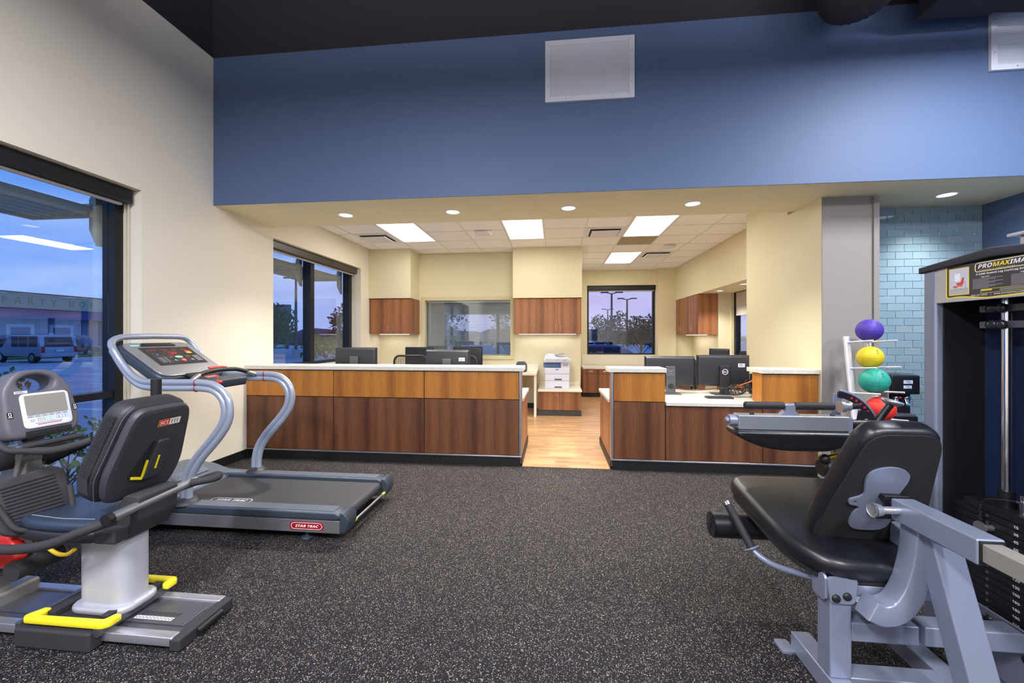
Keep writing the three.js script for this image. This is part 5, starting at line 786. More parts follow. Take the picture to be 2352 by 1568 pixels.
  const gold = M('#b79a3a', 0.2, 0.9); obj('turnbuckle', [cyl(V(1.49, 0.742, mz + 0.05), V(1.57, 0.765, mz + 0.05), 0.02, 0.02, 8), cyl(V(1.57, 0.765, mz + 0.05), V(1.61, 0.78, mz + 0.05), 0.012, 0.012, 8), cyl(V(1.60, 0.785, mz + 0.06), V(1.66, 0.785, mz + 0.06), 0.026)], gold, t); obj('turnbuckle_end', [ball(V(1.487, 0.742, mz + 0.05), 0.028), ball(V(1.605, 0.785, mz + 0.08), 0.03)], blk, t);
  obj('counterweight', [cyl(V(1.475, 0.688, mz + 0.03), V(1.50, 0.688, mz + 0.03), 0.042), ], blk, t); obj('counterweight_hub', cyl(V(1.50, 0.688, mz + 0.03), V(1.57, 0.693, mz + 0.03), 0.036), M('#6d7078', 0.35, 0.6), t);
  obj('cam_plate', slab([[1.545, 0.79], [1.56, 0.79], [1.575, 0.72], [1.61, 0.66], [1.60, 0.64], [1.56, 0.70]], 0.03, V(0, 0, mz), right, V(0, 1, 0), { r: 0.01 }), fr, t); obj('mechanism_post', [BX(1.60, 1.66, 0.08, 0.92, -2.50, -2.44, 0.006)], fr, t);
  // weight tower
  const X = 1.78, z0 = -2.165, z1 = -1.535, top = 1.735;
  obj('tower_post', [BX(X, X + 0.2, 0, top, z0, z0 + 0.065, 0.012)], fr, t); obj('tower_post', [BX(X, X + 0.2, 0, top, z1 - 0.065, z1, 0.012)], fr, t);
  obj('tower_back', BX(X + 0.2, X + 0.215, 0.05, top, z0 + 0.03, z1 - 0.03), M('#1f2a46', 0.16), t); obj('tower_side_lining', BX(X + 0.03, X + 0.2, 0.1, 1.6, z0 + 0.066, z0 + 0.074), plateM, t);
  obj('tower_base', [BX(X, X + 0.25, 0.0, 0.12, z0 + 0.065, z1 - 0.065, 0.006)], fr, t); obj('base_bolt', [ball(V(X - 0.004, 0.2, -1.72), 0.018), ball(V(X - 0.004, 0.26, -1.86), 0.018)], blk, t); obj('base_plate', BX(X - 0.008, X, 0.05, 0.30, -1.95, -1.62, 0.004), fr, t);
  obj('tower_cap', slab([[-z0 + 0.012, top - 0.01], [-z0 + 0.012, top + 0.018], [-z0 - 0.31, top + 0.05], [-z1 - 0.012, top + 0.018], [-z1 - 0.012, top - 0.01], [-z0 - 0.31, top + 0.012]], 0.25, V(X - 0.012, 0, 0), V(0, 0, -1), V(0, 1, 0), { bevel: 0.006 }), M('#33323a', 0.85), t);
  const signM = canvasTex(1100, 420, (g, w, h) => {
    g.fillStyle = '#a9a6a2'; g.fillRect(0, 0, w, h); g.fillStyle = '#37343a'; g.strokeStyle = '#e6cf3a'; g.lineWidth = 12; g.beginPath(); g.moveTo(110, -20); g.lineTo(110, 350); g.quadraticCurveTo(112, 380, 150, 378); g.bezierCurveTo(300, 350, 420, 420, 560, 404); g.lineTo(w + 20, 380); g.lineTo(w + 20, -20); g.closePath(); g.fill(); g.stroke();
    g.fillStyle = '#c9c9d4'; g.fillRect(140, 36, 190, 310); g.strokeStyle = '#e6cf3a'; g.lineWidth = 8; g.strokeRect(140, 36, 190, 310); g.fillStyle = '#b0b0a8'; g.fillRect(144, 270, 182, 72);
    g.fillStyle = '#eceef4'; g.fillRect(192, 96, 56, 90); g.fillStyle = '#d0402e'; g.beginPath(); g.moveTo(212, 206); g.lineTo(252, 200); g.lineTo(270, 150); g.lineTo(286, 150); g.lineTo(276, 232); g.lineTo(214, 234); g.fill(); g.fillRect(178, 240, 46, 18); g.fillRect(228, 236, 44, 14); g.strokeStyle = '#8d93a0'; g.lineWidth = 5; g.beginPath(); g.moveTo(196, 262); g.lineTo(300, 300); g.moveTo(290, 190); g.lineTo(306, 292); g.moveTo(206, 258); g.lineTo(200, 300); g.stroke();
    g.strokeStyle = '#efe6b0'; g.lineWidth = 8; g.beginPath(); g.roundRect(390, 14, 520, 96, 22); g.stroke(); g.font = 'italic bold 64px sans-serif'; g.textBaseline = 'middle'; g.textAlign = 'left'; g.fillStyle = '#f1f1f8'; g.fillText('PRO', 408, 54); let x = 408 + g.measureText('PRO').width; g.fillStyle = '#f0da30'; g.fillText('MAX', x, 54); x += g.measureText('MAX').width; g.fillStyle = '#f1f1f8'; g.fillText('IMA', x, 54);
    g.font = 'bold 15px sans-serif'; g.fillStyle = '#e0cf80'; g.fillText('S T R E N G T H   &   C O N D I T I O N I N G', 424, 97); g.font = 'bold 27px sans-serif'; g.fillStyle = '#f1f1f4'; g.fillText('P-3300 Seated Leg Curl/Leg Extension', 396, 138); g.font = 'bold 18px sans-serif'; g.fillText('Leg Curl', 440, 172); g.fillText('Leg Extension', 760, 172);
    g.fillStyle = '#98949c'; for (let i = 0; i < 9; i++) { g.fillRect(366, 190 + i * 13, 260 - (i % 3) * 60, 5); g.fillRect(690, 190 + i * 13, 330 - ((i + 1) % 3) * 70, 5); }
    g.strokeStyle = '#d8cf3a'; g.lineWidth = 4; g.strokeRect(440, 312, 400, 42); g.fillStyle = '#e6d838'; g.fillRect(446, 316, 90, 14); g.fillStyle = '#77747a'; g.fillRect(600, 320, 230, 24); g.fillStyle = '#f1f1f4'; g.font = '24px sans-serif'; g.fillText('800-231-6652   |   www.promaxima.com   |   713-667-9606', 352, 372);
  });
  obj('sign_panel', BX(X + 0.004, X + 0.02, 1.575, top, z0 + 0.065, z1 - 0.065), M('#a9a6a2', 0.45, 0.3), t); obj('sign_print', card(z1 - z0 - 0.13, 0.158, V(X + 0.0035, 1.656, (z0 + z1) / 2), V(0, 0, 1), V(0, 1, 0)), printed(signM, 0.4), t);
  // weight stack
  const sx = X + 0.07, sz0 = -2.10, sz1 = -1.61;
  const numTex = {}; const num = (n) => numTex[n] ??= printed(canvasTex(64, 32, (g) => { g.fillStyle = '#1c1d22'; g.fillRect(0, 0, 64, 32); g.fillStyle = '#e8e8f0'; g.font = 'bold 24px sans-serif'; g.textAlign = 'center'; g.textBaseline = 'middle'; g.fillText(String(n), 32, 17); }), 0.5);
  for (let k = 0; k < 17; k++) {
    const y1 = 0.665 - k * 0.0303, p = obj('weight_plate', BX(sx, sx + 0.12, y1 - 0.0285, y1, sz0, sz1, 0.003, 1), plateM, t);
    obj('plate_number', card(0.045, 0.02, V(sx - 0.0008, y1 - 0.0142, -1.835), V(0, 0, 1), V(0, 1, 0)), num(15 + k * 15 - (k > 9 ? 0 : 0)), p); obj('pin_hole', cyl(V(sx - 0.0006, y1 - 0.0142, -1.945), V(sx + 0.002, y1 - 0.0142, -1.945), 0.006, 0.006, 10), M('#6b6d75', 0.3, 0.5), p);
  }
  obj('top_plate', BX(sx - 0.005, sx + 0.12, 0.667, 0.70, sz0 + 0.06, sz1, 0.003), plateM, t);
  obj('guide_rod', cyl(V(sx + 0.05, 0.70, -1.92), V(sx + 0.05, 1.60, -1.92), 0.017), MAT.chrome, t); obj('rod_collar', cyl(V(sx + 0.05, 0.70, -1.92), V(sx + 0.05, 0.77, -1.92), 0.026), blk, t); obj('guide_rod', cyl(V(sx + 0.05, 0.70, -1.7), V(sx + 0.05, 1.60, -1.7), 0.017), MAT.chrome, t);
  obj('cable_stop', [BX(sx + 0.02, sx + 0.06, 1.525, 1.555, -2.0, -1.72, 0.003), BX(sx + 0.02, sx + 0.06, 1.455, 1.485, -2.0, -1.72, 0.003)], M('#55565e', 0.4, 0.4), t);
  for (const y of [1.54, 1.47]) obj('pulley_nut', [ball(V(sx + 0.005, y, -1.93), 0.026, 0.6, 0.8, 1), ball(V(sx + 0.005, y, -1.895), 0.022, 0.6, 0.9, 0.9)], M('#3c3d45', 0.15, 0.6), t);
  obj('lift_cable', cyl(V(sx + 0.04, 0.70, -1.82), V(sx + 0.04, 1.6, -1.82), 0.006, 0.006, 8), MAT.vinyl, t); obj('selector_post', [cyl(V(sx + 0.04, 0.70, -1.845), V(sx + 0.04, 0.745, -1.845), 0.014), cyl(V(sx + 0.04, 0.745, -1.845), V(sx + 0.04, 0.752, -1.845), 0.024), cyl(V(sx + 0.04, 0.752, -1.845), V(sx + 0.04, 0.775, -1.845), 0.012)], MAT.chrome, t);
  obj('selector_pin', [cyl(V(sx - 0.045, 0.605, -1.93), V(sx - 0.04, 0.605, -1.93), 0.026), cyl(V(sx - 0.04, 0.605, -1.93), V(sx, 0.605, -1.925), 0.014)], M('#a9adb5', 0.3, 0.8), t);
  const coil = []; for (let k = 0; k <= 60; k++) { const a = k * 0.9; coil.push(V(sx - 0.03 + 0.009 * Math.cos(a), 0.635 + k * 0.0011, -1.94 + 0.009 * Math.sin(a))); } obj('pin_tether', [tube(coil, 0.0022, 0, 240, 5), curveTube([V(sx - 0.03, 0.70, -1.94), V(sx - 0.02, 0.725, -1.93), V(sx + 0.01, 0.74, -1.89), V(sx + 0.04, 0.745, -1.85)], 0.0025, 30, 5)], MAT.vinyl, t);
}
// a second machine behind, only its tower top in view
{
  const t = thing('cable_machine', 'silver machine tower with an arched handle at the picture edge', 'weight machine', [3.5, 0, -3.35]);
  const sv = M('#c3c4cf', 0.35, 0.5); obj('tower', BX(3.55, 4.08, 0, 2.19, -3.5, -3.15, 0.01), sv, t); obj('tower_cap', BX(3.50, 4.13, 2.19, 2.215, -3.54, -3.11, 0.006), sv, t);
  obj('arch', slab([[3.51, 2.165, 0], [3.51, 2.26, 0.06], [3.59, 2.36, 0.06], [3.93, 2.36, 0.06], [3.99, 2.26, 0.06], [3.99, 2.165, 0], [3.95, 2.165, 0], [3.95, 2.24, 0.05], [3.9, 2.325, 0.05], [3.61, 2.325, 0.05], [3.55, 2.24, 0.05], [3.55, 2.165, 0]], 0.1, V(0.06, 0.05, -3.38), V(1, 0, 0), V(0, 1, 0), { bevel: 0.008 }), sv, t);
  obj('pulley', cyl(V(3.81, 2.285, -3.36), V(3.81, 2.285, -3.3), 0.07), MAT.vinyl, t);
}
// ---------------------------------------------------------------- medicine ball rack and balls
{
  const t = thing('ball_rack', 'white upright rack holding medicine balls in front of the grey pier', 'ball rack', [2.8, 0, -4.08]);
  const w = M('#d8d8e0', 0.4, 0.2);
  obj('upright', beam(V(2.665, 0.02, -3.82), V(2.685, 1.42, -4.05), 0.045, 0.03), w, t); obj('upright', beam(V(2.985, 0.02, -3.98), V(2.955, 1.40, -4.18), 0.045, 0.03), w, t);
  for (const y of [1.365, 1.13, 0.91, 0.67, 0.43]) { const zz = -4.05 + (1.42 - y) * 0.165; for (const [x, z] of [[2.69, zz], [2.95, zz - 0.13]]) obj('support_rod', cyl(V(x - 0.01 + (x > 2.8 ? 0 : 0.0), y, z), V(x + (x > 2.8 ? 0.06 : 0.03) + 0.03, y + 0.02, z + 0.22), 0.008, 0.008, 10), w, t); }
  obj('base', [BX(2.63, 3.03, 0, 0.03, -4.2, -3.7, 0.008), beam(V(2.68, 1.39, -4.05), V(2.95, 1.38, -4.17), 0.02, 0.03)], w, t);
}
const ballLabels = [[2.81, 1.475, -3.95, 0.099, '#46309c', 'purple medicine ball on the top rungs of the rack', '2'], [2.795, 1.235, -3.92, 0.097, '#cdb81c', 'yellow medicine ball below the purple one', '4'], [2.80, 1.03, -3.88, 0.110, '#1f9684', 'teal medicine ball below the yellow one', '6'], [2.83, 0.79, -3.85, 0.105, '#cc2a1e', 'red medicine ball half hidden behind the leg machine arc', '8'], [2.78, 0.545, -3.82, 0.105, '#2a6fc4', 'blue medicine ball lowest on the rack, behind the leg machine', '10']];
for (const [x, y, z, r, c, label, lb] of ballLabels) {
  const t = thing('medicine_ball', label, 'ball', [x, y - r, z], 'medicine balls'), m = M(c, 0.55, 0, { bumpMap: rubberTex, bumpScale: 0.0004 }), dark = new THREE.Color(c).multiplyScalar(0.72);
  obj('shell', ball(V(x, y, z), r, 1, 1, 1, 40), m, t);
  const seam = M(dark, 0.7); for (const [ax, an] of [['x', 0.5], ['x', 1.6], ['z', 0.4], ['y', 0.3], ['z', 1.3]]) { const g = new THREE.TorusGeometry(r, 0.0007, 5, 64); ax === 'x' ? g.rotateX(an) : ax === 'z' ? g.rotateZ(an).rotateY(an) : g.rotateY(an + 0.6).rotateX(0.4); g.translate(x, y, z); obj('seam', metreUV(g), seam, t); }
  const tex = canvasTex(128, 128, (g) => { g.fillStyle = c; g.fillRect(0, 0, 128, 128); g.fillStyle = '#14141c'; g.font = 'bold 62px sans-serif'; g.textAlign = 'center'; g.textBaseline = 'middle'; g.fillText(lb, 64, 40); g.font = 'bold 34px sans-serif'; g.fillText('LB.', 64, 92); });
  const s = new THREE.SphereGeometry(r + 0.0008, 12, 10, 1.6, 0.72, 0.72, 0.6); s.rotateY(-0.15 - Math.PI / 2 + 1.35); s.translate(x, y, z); obj('weight_print', s.toNonIndexed(), printed(tex, 0.55), t);
}
// ---------------------------------------------------------------- water cooler
{
  const t = thing('water_cooler', 'black and silver water cooler in front of the tiled alcove wall', 'water cooler', [3.5, 0, -4.6]), bk = M('#0e0e12', 0.2, 0, { clearcoat: 0.5, clearcoatRoughness: 0.1 }), x0 = 3.37, x1 = 3.62, z0 = -4.76, z1 = -4.45;
  obj('side_panel', [slab([[-z1 - 0.0 + 0.02, 0.02], [-z0, 0.02], [-z0, 1.0], [-z1 + 0.02, 0.98]], 0.012, V(x0 - 0.02, 0, 0), V(0, 0, -1), V(0, 1, 0), { r: 0.03 })], M('#a9a9ab', 0.35, 0.6), t);
  obj('body', [BX(x0, x1, 0.0, 0.62, z0, z1, 0.012), BX(x0, x1, 0.62, 0.86, z0, z1 - 0.09, 0.01)], bk, t); obj('head', slab([[-z1 - 0.01, 0.84], [-z0, 0.84], [-z0, 1.035], [-z1 + 0.08, 1.045], [-z1 - 0.01, 1.03]], x1 - x0 + 0.01, V(x0 - 0.005, 0, 0), V(0, 0, -1), V(0, 1, 0), { r: 0.015, bevel: 0.006 }), bk, t);
  for (const [x, c] of [[3.45, '#d03a34'], [3.545, '#3a8fc0']]) { const s = obj('tap', [ball(V(x, 0.80, z1 - 0.06), 0.028, 0.9, 0.9, 1.1), beam(V(x, 0.79, z1 - 0.05), V(x, 0.735, z1 - 0.03), 0.034, 0.014, 0.004), ball(V(x, 0.735, z1 - 0.03), 0.022, 0.9, 1, 0.4)], MAT.chrome, t); obj('tap_marker', ball(V(x, 0.735, z1 - 0.018), 0.015, 1, 0.9, 0.4), M(c, 0.35), s); obj('tap_button', cyl(V(x + 0.03, 0.80, z1 - 0.05), V(x + 0.045, 0.80, z1 - 0.05), 0.012), M(c, 0.35), s); }
  obj('label_plate', [card(0.085, 0.035, V(3.515, 0.965, z1 + 0.0125), V(1, 0, 0), V(0, 1, 0)), card(0.075, 0.03, V(3.51, 0.915, z1 + 0.0125), V(1, 0, 0), V(0, 1, 0))], printed(canvasTex(128, 56, (g) => { g.fillStyle = '#b9c0cc'; g.fillRect(0, 0, 128, 56); g.strokeStyle = '#2a3a70'; g.lineWidth = 4; g.beginPath(); for (let i = 0; i <= 40; i++) g.lineTo(34 + i * 1.5, 22 + 7 * Math.sin(i * 0.9)); g.stroke(); g.fillStyle = '#3868d0'; g.fillRect(60, 40, 56, 8); })), t);
  obj('drip_tray', BX(x0 + 0.03, x1 - 0.03, 0.615, 0.64, z1 - 0.1, z1 + 0.01, 0.005), MAT.greyPlastic, t); obj('notice', card(0.022, 0.03, V(3.41, 0.66, z1 + 0.001), V(1, 0, 0), V(0, 1, 0)), printed(stickerTex), t);
}

// ---------------------------------------------------------------- outside: lot, canopies, warehouse, cars, lamps, trees
const asphaltTex = per(dataTex(512, 512, (x, y) => { const b = 150 + fbm(x / 40, y / 40, 4) * 50 + (hash(x, y) - 0.5) * 14; return [b * 0.97, b, b * 1.02]; }), 9, 9);
struct('ground', BX(-170, 120, -0.6, -0.42, -170, 60), new THREE.MeshPhysicalMaterial({ map: asphaltTex, roughness: 0.8 }), 'pale concrete parking lot outside');
struct('sidewalk', [BX(-6.4, -3.96, -0.42, -0.06, -14, 3)], M('#b7b8bb', 0.85), 'concrete sidewalk along the building');
struct('road_marking', [-14, -20, -26, -31].map((x, k) => BX(x - 4.2, x, -0.419, -0.412, -14.1 - k * 3.4, -14.0 - k * 3.4)).concat([BX(-34, -8, -0.419, -0.412, -9.1, -9.0), BX(-40, -9, -0.419, -0.412, -5.6, -5.5), BX(-13.2, -13, -0.419, -0.412, -40, -2)]), M('#dfe3ea', 0.8), 'white parking stripes');
struct('lawn', [BX(-17, -9.5, -0.42, -0.3, -26, -17.5), BX(-47, -42, -0.42, -0.25, -60, -22)], M('#5a7a3c', 0.95), 'strip of grass beside the lot');
const canopyM = M('#a9afa4', 0.6);
function canopy(z0, z1, label) {   // corrugated sunshade with chamfered side brackets
  const t = thing('window_canopy', label, 'canopy', [-4.3, 2.45, (z0 + z1) / 2], 'corrugated window canopies'), y = 2.445;
  obj('deck', BX(-4.56, -3.96, y + 0.05, y + 0.09, z0, z1), canopyM, t); obj('edge_channel', BX(-4.58, -4.54, y, y + 0.12, z0 - 0.01, z1 + 0.01, 0.004), canopyM, t); obj('end_channel', BX(-4.56, -3.98, y, y + 0.12, z0 - 0.012, z0 + 0.012, 0.004), canopyM, t);
  for (let k = 0; k < 5; k++) obj('corrugation', cyl(V(-4.47 + k * 0.115, y + 0.045, z0 + 0.02), V(-4.47 + k * 0.115, y + 0.045, z1), 0.03, 0.03, 12), canopyM, t);
  obj('bracket', slab([[-4.02, y - 0.1], [-3.955, y - 0.24], [-3.955, y + 0.28], [-4.02, y + 0.16]], 0.07, V(0, 0, z0 - 0.082), V(1, 0, 0), V(0, 1, 0)), canopyM, t);
}
canopy(-3.10, 0.55, 'grey-green corrugated canopy outside the gym window');
canopy(-5.92, -4.4, 'grey corrugated canopy outside the office side window, nearer pane');
canopy(-7.12, -6.1, 'grey corrugated canopy outside the office side window, farther pane');
canopy(-11.5, -9.6, 'small grey canopy farthest along the outer wall');
{ // warehouse across the lot
  const t = thing('warehouse', 'long party store warehouse with a lettered fascia across the lot', 'building', [-52, -0.4, -35]), X = -50;
  obj('wall', BX(X - 8, X, -0.42, 4.1, -58, 5), M('#8f95b4', 0.8), t); obj('fascia', BX(X - 8.2, X + 0.25, 4.1, 5.5, -58, 5), M('#cfc6a8', 0.8), t); obj('roof', BX(X - 8.4, X + 0.3, 5.5, 5.62, -58.2, 5.2), M('#5a5f70', 0.7), t); obj('awning', slab([[X, 3.1], [X + 1.3, 3.1], [X + 0.1, 4.1], [X, 4.1]], 42, V(0, 0, -40.5), V(1, 0, 0), V(0, 1, 0)), M('#33457a', 0.7), t);
  obj('fascia_lettering', card(7.9, 0.9, V(X + 0.262, 4.8, -35.4), V(0, 0, -1), V(0, 1, 0)), printed(canvasTex(720, 80, (g, w, h) => { g.fillStyle = '#cfc6a8'; g.fillRect(0, 0, w, h); g.fillStyle = '#b3a87e'; g.font = 'bold 78px sans-serif'; g.textBaseline = 'middle'; g.textAlign = 'left'; let x = 6; for (const ch of 'PARTY BOY') { g.fillText(ch, x, 43); x += ch === ' ' ? 46 : 84; } }), 0.8), t);
  for (let k = 0; k < 60; k++) obj('wall_rib', BX(X, X + 0.06, -0.42, 3.1, -57 + k * 0.9, -56.7 + k * 0.9), M('#7f86a8', 0.8), t);
  for (const z of [-33, -36.2]) { const f = obj('door_frame', BX(X, X + 0.12, -0.42, 2.6, z - 1.0, z + 1.0), M('#c9cddd', 0.7), t); obj('door', BX(X + 0.1, X + 0.16, -0.42, 2.3, z - 0.7, z + 0.7), M('#4a5588', 0.7), f); }
  obj('pilaster', BX(X, X + 0.5, -0.42, 4.1, -40.6, -39.9), M('#c9c9a0', 0.8), t); obj('fascia_lamp', [-36.2, -40, -31].map((z) => cyl(V(X + 1.0, 5.35, z - 0.5), V(X + 1.0, 5.35, z + 0.5), 0.05, 0.05, 8)), M('#f4f4f0', 0.5), t);
}
// cars
function car(name, label, [x, z], heading, paint, L = 4.9, Ht = 1.85, suv = true) {
  const t = thing(name, label, 'car', [x, -0.42, z], 'parked cars'), pm = M(paint, 0.3, 0.3, { clearcoat: 0.6 }), W = 1.95, h = Ht;
  const side = suv ? [[-L / 2, 0.45, 0.1], [L / 2, 0.45, 0.15], [L / 2, 0.95, 0.15], [L / 2 - 1.1, 1.1, 0.1], [L / 2 - 1.75, h, 0.25], [-L / 2 + 0.25, h, 0.2], [-L / 2, 1.05, 0.1]] : [[-L / 2, 0.4, 0.1], [L / 2, 0.4, 0.15], [L / 2, 0.8, 0.15], [L / 2 - 1.2, 0.95, 0.1], [L / 2 - 2.0, h, 0.3], [-L / 2 + 1.1, h, 0.3], [-L / 2 + 0.3, 1.0, 0.15], [-L / 2, 0.95, 0.1]];
  const B = (g) => { g.translate(x, -0.42, z); return g; };
  obj('body', B(slab(side, W, V(0, 0, -W / 2), V(1, 0, 0), V(0, 1, 0), { bevel: 0.06 })), pm, t);
  const gl = M('#1a2334', 0.1), y0 = suv ? 1.12 : 0.98, y1 = h - 0.12;
  for (const s of [-1, 1]) { const xs = suv ? [[-L / 2 + 0.35, -L / 2 + 1.25], [-L / 2 + 1.35, -L / 2 + 2.25], [-L / 2 + 2.33, -L / 2 + 3.0]] : [[-L / 2 + 1.0, -L / 2 + 1.9], [-L / 2 + 2.0, -L / 2 + 2.8]]; for (const [a, b] of xs) obj('side_window', B(BX(a, b, y0, y1, s * (W / 2 - 0.01), s * (W / 2 + 0.012), 0.01)), gl, t); }
  obj('rear_window', B(slab([[-0.78, 0], [0.78, 0], [0.7, y1 - y0], [-0.7, y1 - y0]], 0.02, V(-L / 2 - 0.005, y0, 0), V(0, 0, 1), V(suv ? 0.22 : 0.8, 0.8, 0), { r: 0.05 })), gl, t);
  for (const s of [-1, 1]) { obj('tail_light', B(BX(-L / 2 - 0.03, -L / 2 + 0.1, 0.72, suv ? 1.15 : 0.92, s * 0.95, s * 0.78, 0.02)), M('#a51820', 0.25), t); obj('headlight', B(BX(L / 2 - 0.1, L / 2 + 0.02, 0.7, 0.86, s * 0.92, s * 0.6, 0.02)), M('#e6ecf4', 0.2), t); }
  obj('bumper', B(BX(-L / 2 - 0.1, -L / 2 + 0.2, 0.4, 0.68, -W / 2, W / 2, 0.06)), pm, t); obj('license_plate', B(BX(-L / 2 - 0.06, -L / 2 - 0.02, 0.78, 0.93, -0.2, 0.2)), M('#d8dade', 0.4), t);
  for (const [wx, s] of [[-L / 2 + 0.9, -1], [-L / 2 + 0.9, 1], [L / 2 - 0.9, -1], [L / 2 - 0.9, 1]]) { const wh = obj('wheel', B(cyl(V(wx, 0.36, s * 0.78), V(wx, 0.36, s * 1.0), 0.36, 0.36, 24)), MAT.vinyl, t); obj('rim', B(cyl(V(wx, 0.36, s * 0.99), V(wx, 0.36, s * 1.015), 0.22, 0.2, 10)), MAT.steel, wh); }
  t.rotation.y = heading; return t;
}
car('sport_utility_vehicle', 'silver sport utility vehicle parked in front of the warehouse', [-37.2, -25.4], Math.PI - 0.14, '#9aa3b4', 5.1, 1.95);
car('sedan', 'silver car cut off by the window edge, beside the utility vehicle', [-36.6, -21.4], Math.PI - 0.3, '#8c99a8', 4.6, 1.45, false);
car('van', 'long dark car parked beyond the silver utility vehicle', [-44.5, -30.4], Math.PI / 2, '#24242a', 8.5, 1.7, false);
car('sedan', 'pale car seen low through the back office window', [3.6, -36], 0.1, '#aeb6c8', 4.6, 1.45, false);
car('sedan', 'dark blue car closest beyond the back office window', [2.9, -22], 0.0, '#2a3a78', 4.8, 1.4, false);
// lamp posts
function lampPost(x, z, h, label, heads = 2) {
  const t = thing('lamp_post', label, 'lamp post', [x, -0.42, z], 'parking lot lamp posts'), m = M('#4c4a48', 0.6), lm = M('#dfe8f8', 0.4, 0, { emissive: '#cfe0ff', emissiveIntensity: 0.8 });
  obj('pole', cyl(V(x, -0.42, z), V(x, h, z), 0.13, 0.09, 12), m, t); obj('base', cyl(V(x, -0.42, z), V(x, 0.3, z), 0.3), M('#b7b4a8', 0.8), t);
  for (let k = 0; k < heads; k++) { const s = k ? -1 : 1, a = obj('lamp_arm', cyl(V(x, h - 0.05, z), V(x + s * 0.5, h + 0.05, z), 0.05, 0.05, 8), m, t); const hd = obj('lamp_head', BX(x + s * 0.35, x + s * 1.05, h, h + 0.14, z - 0.2, z + 0.2, 0.04), m, t); obj('lamp_lens', BX(x + s * 0.45, x + s * 0.98, h - 0.02, h - 0.001, z - 0.15, z + 0.15), lm, hd); }
}
lampPost(-22.2, -32.8, 6.4, 'tall single lamp post seen through the office side window', 2);
lampPost(5.5, -40.0, 5.6, 'tallest lamp post seen through the back window');
lampPost(8.0, -46, 5.55, 'lamp post beyond the tallest one, nearer the cabinets', 2);
lampPost(9.6, -75, 6.3, 'small far lamp post close beside the tallest post');
lampPost(12.6, -80, 5.3, 'smallest far lamp post behind the fir trees');
{
  const t = thing('billboard', 'billboard on two posts seen through the office side window', 'billboard', [-41, -0.42, -57]);
  obj('panel', BX(-42.3, -39.4, 4.3, 6.2, -57.1, -56.8), M('#5f6a66', 0.8), t); obj('side_panel', BX(-44.9, -42.4, 5.2, 6.5, -57.6, -57.3), M('#b25a50', 0.8), t); for (const x of [-42, -39.9]) obj('post', BX(x - 0.15, x + 0.15, -0.42, 4.3, -57.1, -56.8), M('#4f5350', 0.8), t); obj('mast', cyl(V(-43.6, -0.42, -57.6), V(-43.4, 8.4, -57.6), 0.14), M('#4f5350', 0.8), t);
}
// trees and shrubs: trunk, branches and leaf blades
const leafTones = [M('#2f4a24', 0.7, 0, { side: THREE.DoubleSide }), M('#466b32', 0.7, 0, { side: THREE.DoubleSide }), M('#223422', 0.7, 0, { side: THREE.DoubleSide })];
function leafCloud(blobs, n, size, up = 0.2) {
  const pos = [];
  for (let k = 0; k < n; k++) {
    const [bx, by, bz, br] = blobs[(rnd() * blobs.length) | 0], a = rnd() * 6.283, c = rr(-1, 1), q = Math.cbrt(rnd()) * br, s = Math.sqrt(1 - c * c), p = V(bx + q * s * Math.cos(a), by + q * c, bz + q * s * Math.sin(a)), L = size * rr(0.6, 1.3);
    const d = V(rr(-1, 1), rr(-0.5, 1) + up, rr(-1, 1)).normalize(), w = new THREE.Vector3().crossVectors(d, V(rr(-1, 1), rr(-1, 1), rr(-1, 1))).normalize().multiplyScalar(L * 0.28), e = p.clone().addScaledVector(d, L), m = p.clone().addScaledVector(d, L * 0.5), l = m.clone().add(w), r = m.clone().sub(w);
    for (const v of [p, l, e, p, e, r]) pos.push(v.x, v.y, v.z);
  }
  const g = new THREE.BufferGeometry(); g.setAttribute('position', new THREE.Float32BufferAttribute(pos, 3)); g.computeVertexNormals(); return metreUV(g);
}
function plant(name, label, category, x, y, z, h, r, tone, n, leaf, group, branches = 7) {
  const t = thing(name, label, category, [x, y, z], group), bl = [], br = [];
  br.push(cyl(V(x, y, z), V(x, y + h * 0.6, z), h * 0.02 + 0.004, h * 0.008, 8));
  for (let k = 0; k < branches; k++) { const a = k * 2.4 + rr(0, 0.5), f = 0.35 + 0.6 * (k / branches), e = V(x + Math.cos(a) * r * rr(0.45, 0.8), y + h * f + r * 0.25, z + Math.sin(a) * r * rr(0.45, 0.8)); br.push(cyl(V(x, y + h * f * 0.55, z), e, h * 0.01 + 0.002, h * 0.004, 6)); bl.push([e.x, e.y, e.z, r * 0.42]); }
  bl.push([x, y + h * 0.88, z, r * 0.4]); obj('branches', br, M('#4a3a2c', 0.9), t); obj('foliage', leafCloud(bl, n, leaf), leafTones[tone], t); return t;
}
plant('shrub', 'leafy shrub outside the gym window behind the bike', 'shrub', -4.35, -0.06, -3.2, 0.62, 0.30, 1, 420, 0.07, 'shrubs by the gym window', 12);
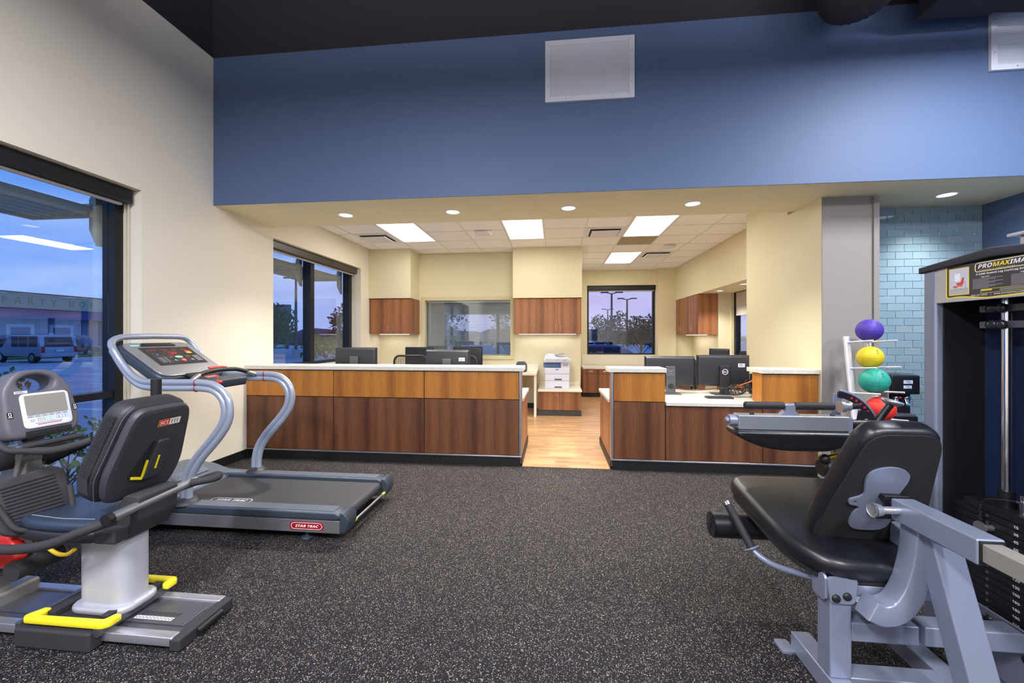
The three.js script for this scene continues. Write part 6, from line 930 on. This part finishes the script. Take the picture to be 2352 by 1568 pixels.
plant('shrub', 'small shrub outside the gym window at the picture edge', 'shrub', -6.9, -0.42, -4.2, 1.3, 0.5, 1, 500, 0.09, 'shrubs by the gym window', 9);
plant('tree', 'dark fir tree in front of the tallest lamp post', 'tree', 3.6, -0.42, -27.5, 3.0, 1.15, 2, 1300, 0.2, 'trees beyond the back window', 14);
plant('tree', 'dark fir tree beside the niche side of the back window', 'tree', 5.9, -0.42, -28.5, 3.0, 1.1, 2, 1300, 0.2, 'trees beyond the back window', 14);
plant('tree', 'broad tree behind the venetian blind', 'tree', -4.9, -0.42, -16.5, 3.4, 1.3, 0, 900, 0.2, 'trees beyond the back window', 14);
plant('tree', 'second tree behind the venetian blind, near the mullion', 'tree', -2.2, -0.42, -20.5, 3.4, 1.2, 1, 800, 0.2, 'trees beyond the back window', 14);
plant('tree', 'tree outside the niche window', 'tree', 9.0, -0.42, -15.0, 4.8, 2.0, 1, 1500, 0.25, 'trees beyond the back window', 14);
plant('tree', 'dark round tree through the farther pane of the side window', 'tree', -22, -0.42, -42, 4.4, 2.2, 2, 1500, 0.4, 'trees across the street', 14);
plant('tree', 'green tree in front of the single lamp post', 'tree', -24.6, -0.42, -33, 3.4, 2.0, 1, 1300, 0.35, 'trees across the street', 12);
plant('tree', 'green tree under the billboard', 'tree', -31, -0.42, -40, 4.2, 2.6, 0, 1500, 0.45, 'trees across the street', 12);
plant('shrub', 'low hedge shrub on the lawn strip', 'shrub', -13, -0.32, -22, 1.2, 1.4, 1, 900, 0.2, 'shrubs across the lot', 10);
// dark woods along the horizon
{
  const g = []; for (let k = 0; k < 150; k++) { const a = Math.PI * (0.40 + 0.29 * (k / 150)), d = rr(95, 120); g.push(ball(V(Math.cos(a) * d, rr(-1.5, 0.2), -Math.sin(a) * d), rr(2.2, 3.6), 2.0, 1, 2.0, 10)); }
  const o = obj('woods', g, M('#26304a', 0.95)); o.userData = { kind: 'stuff', label: 'dark line of far woods along the horizon', category: 'woods' };
}

renderer.render(scene, camera);
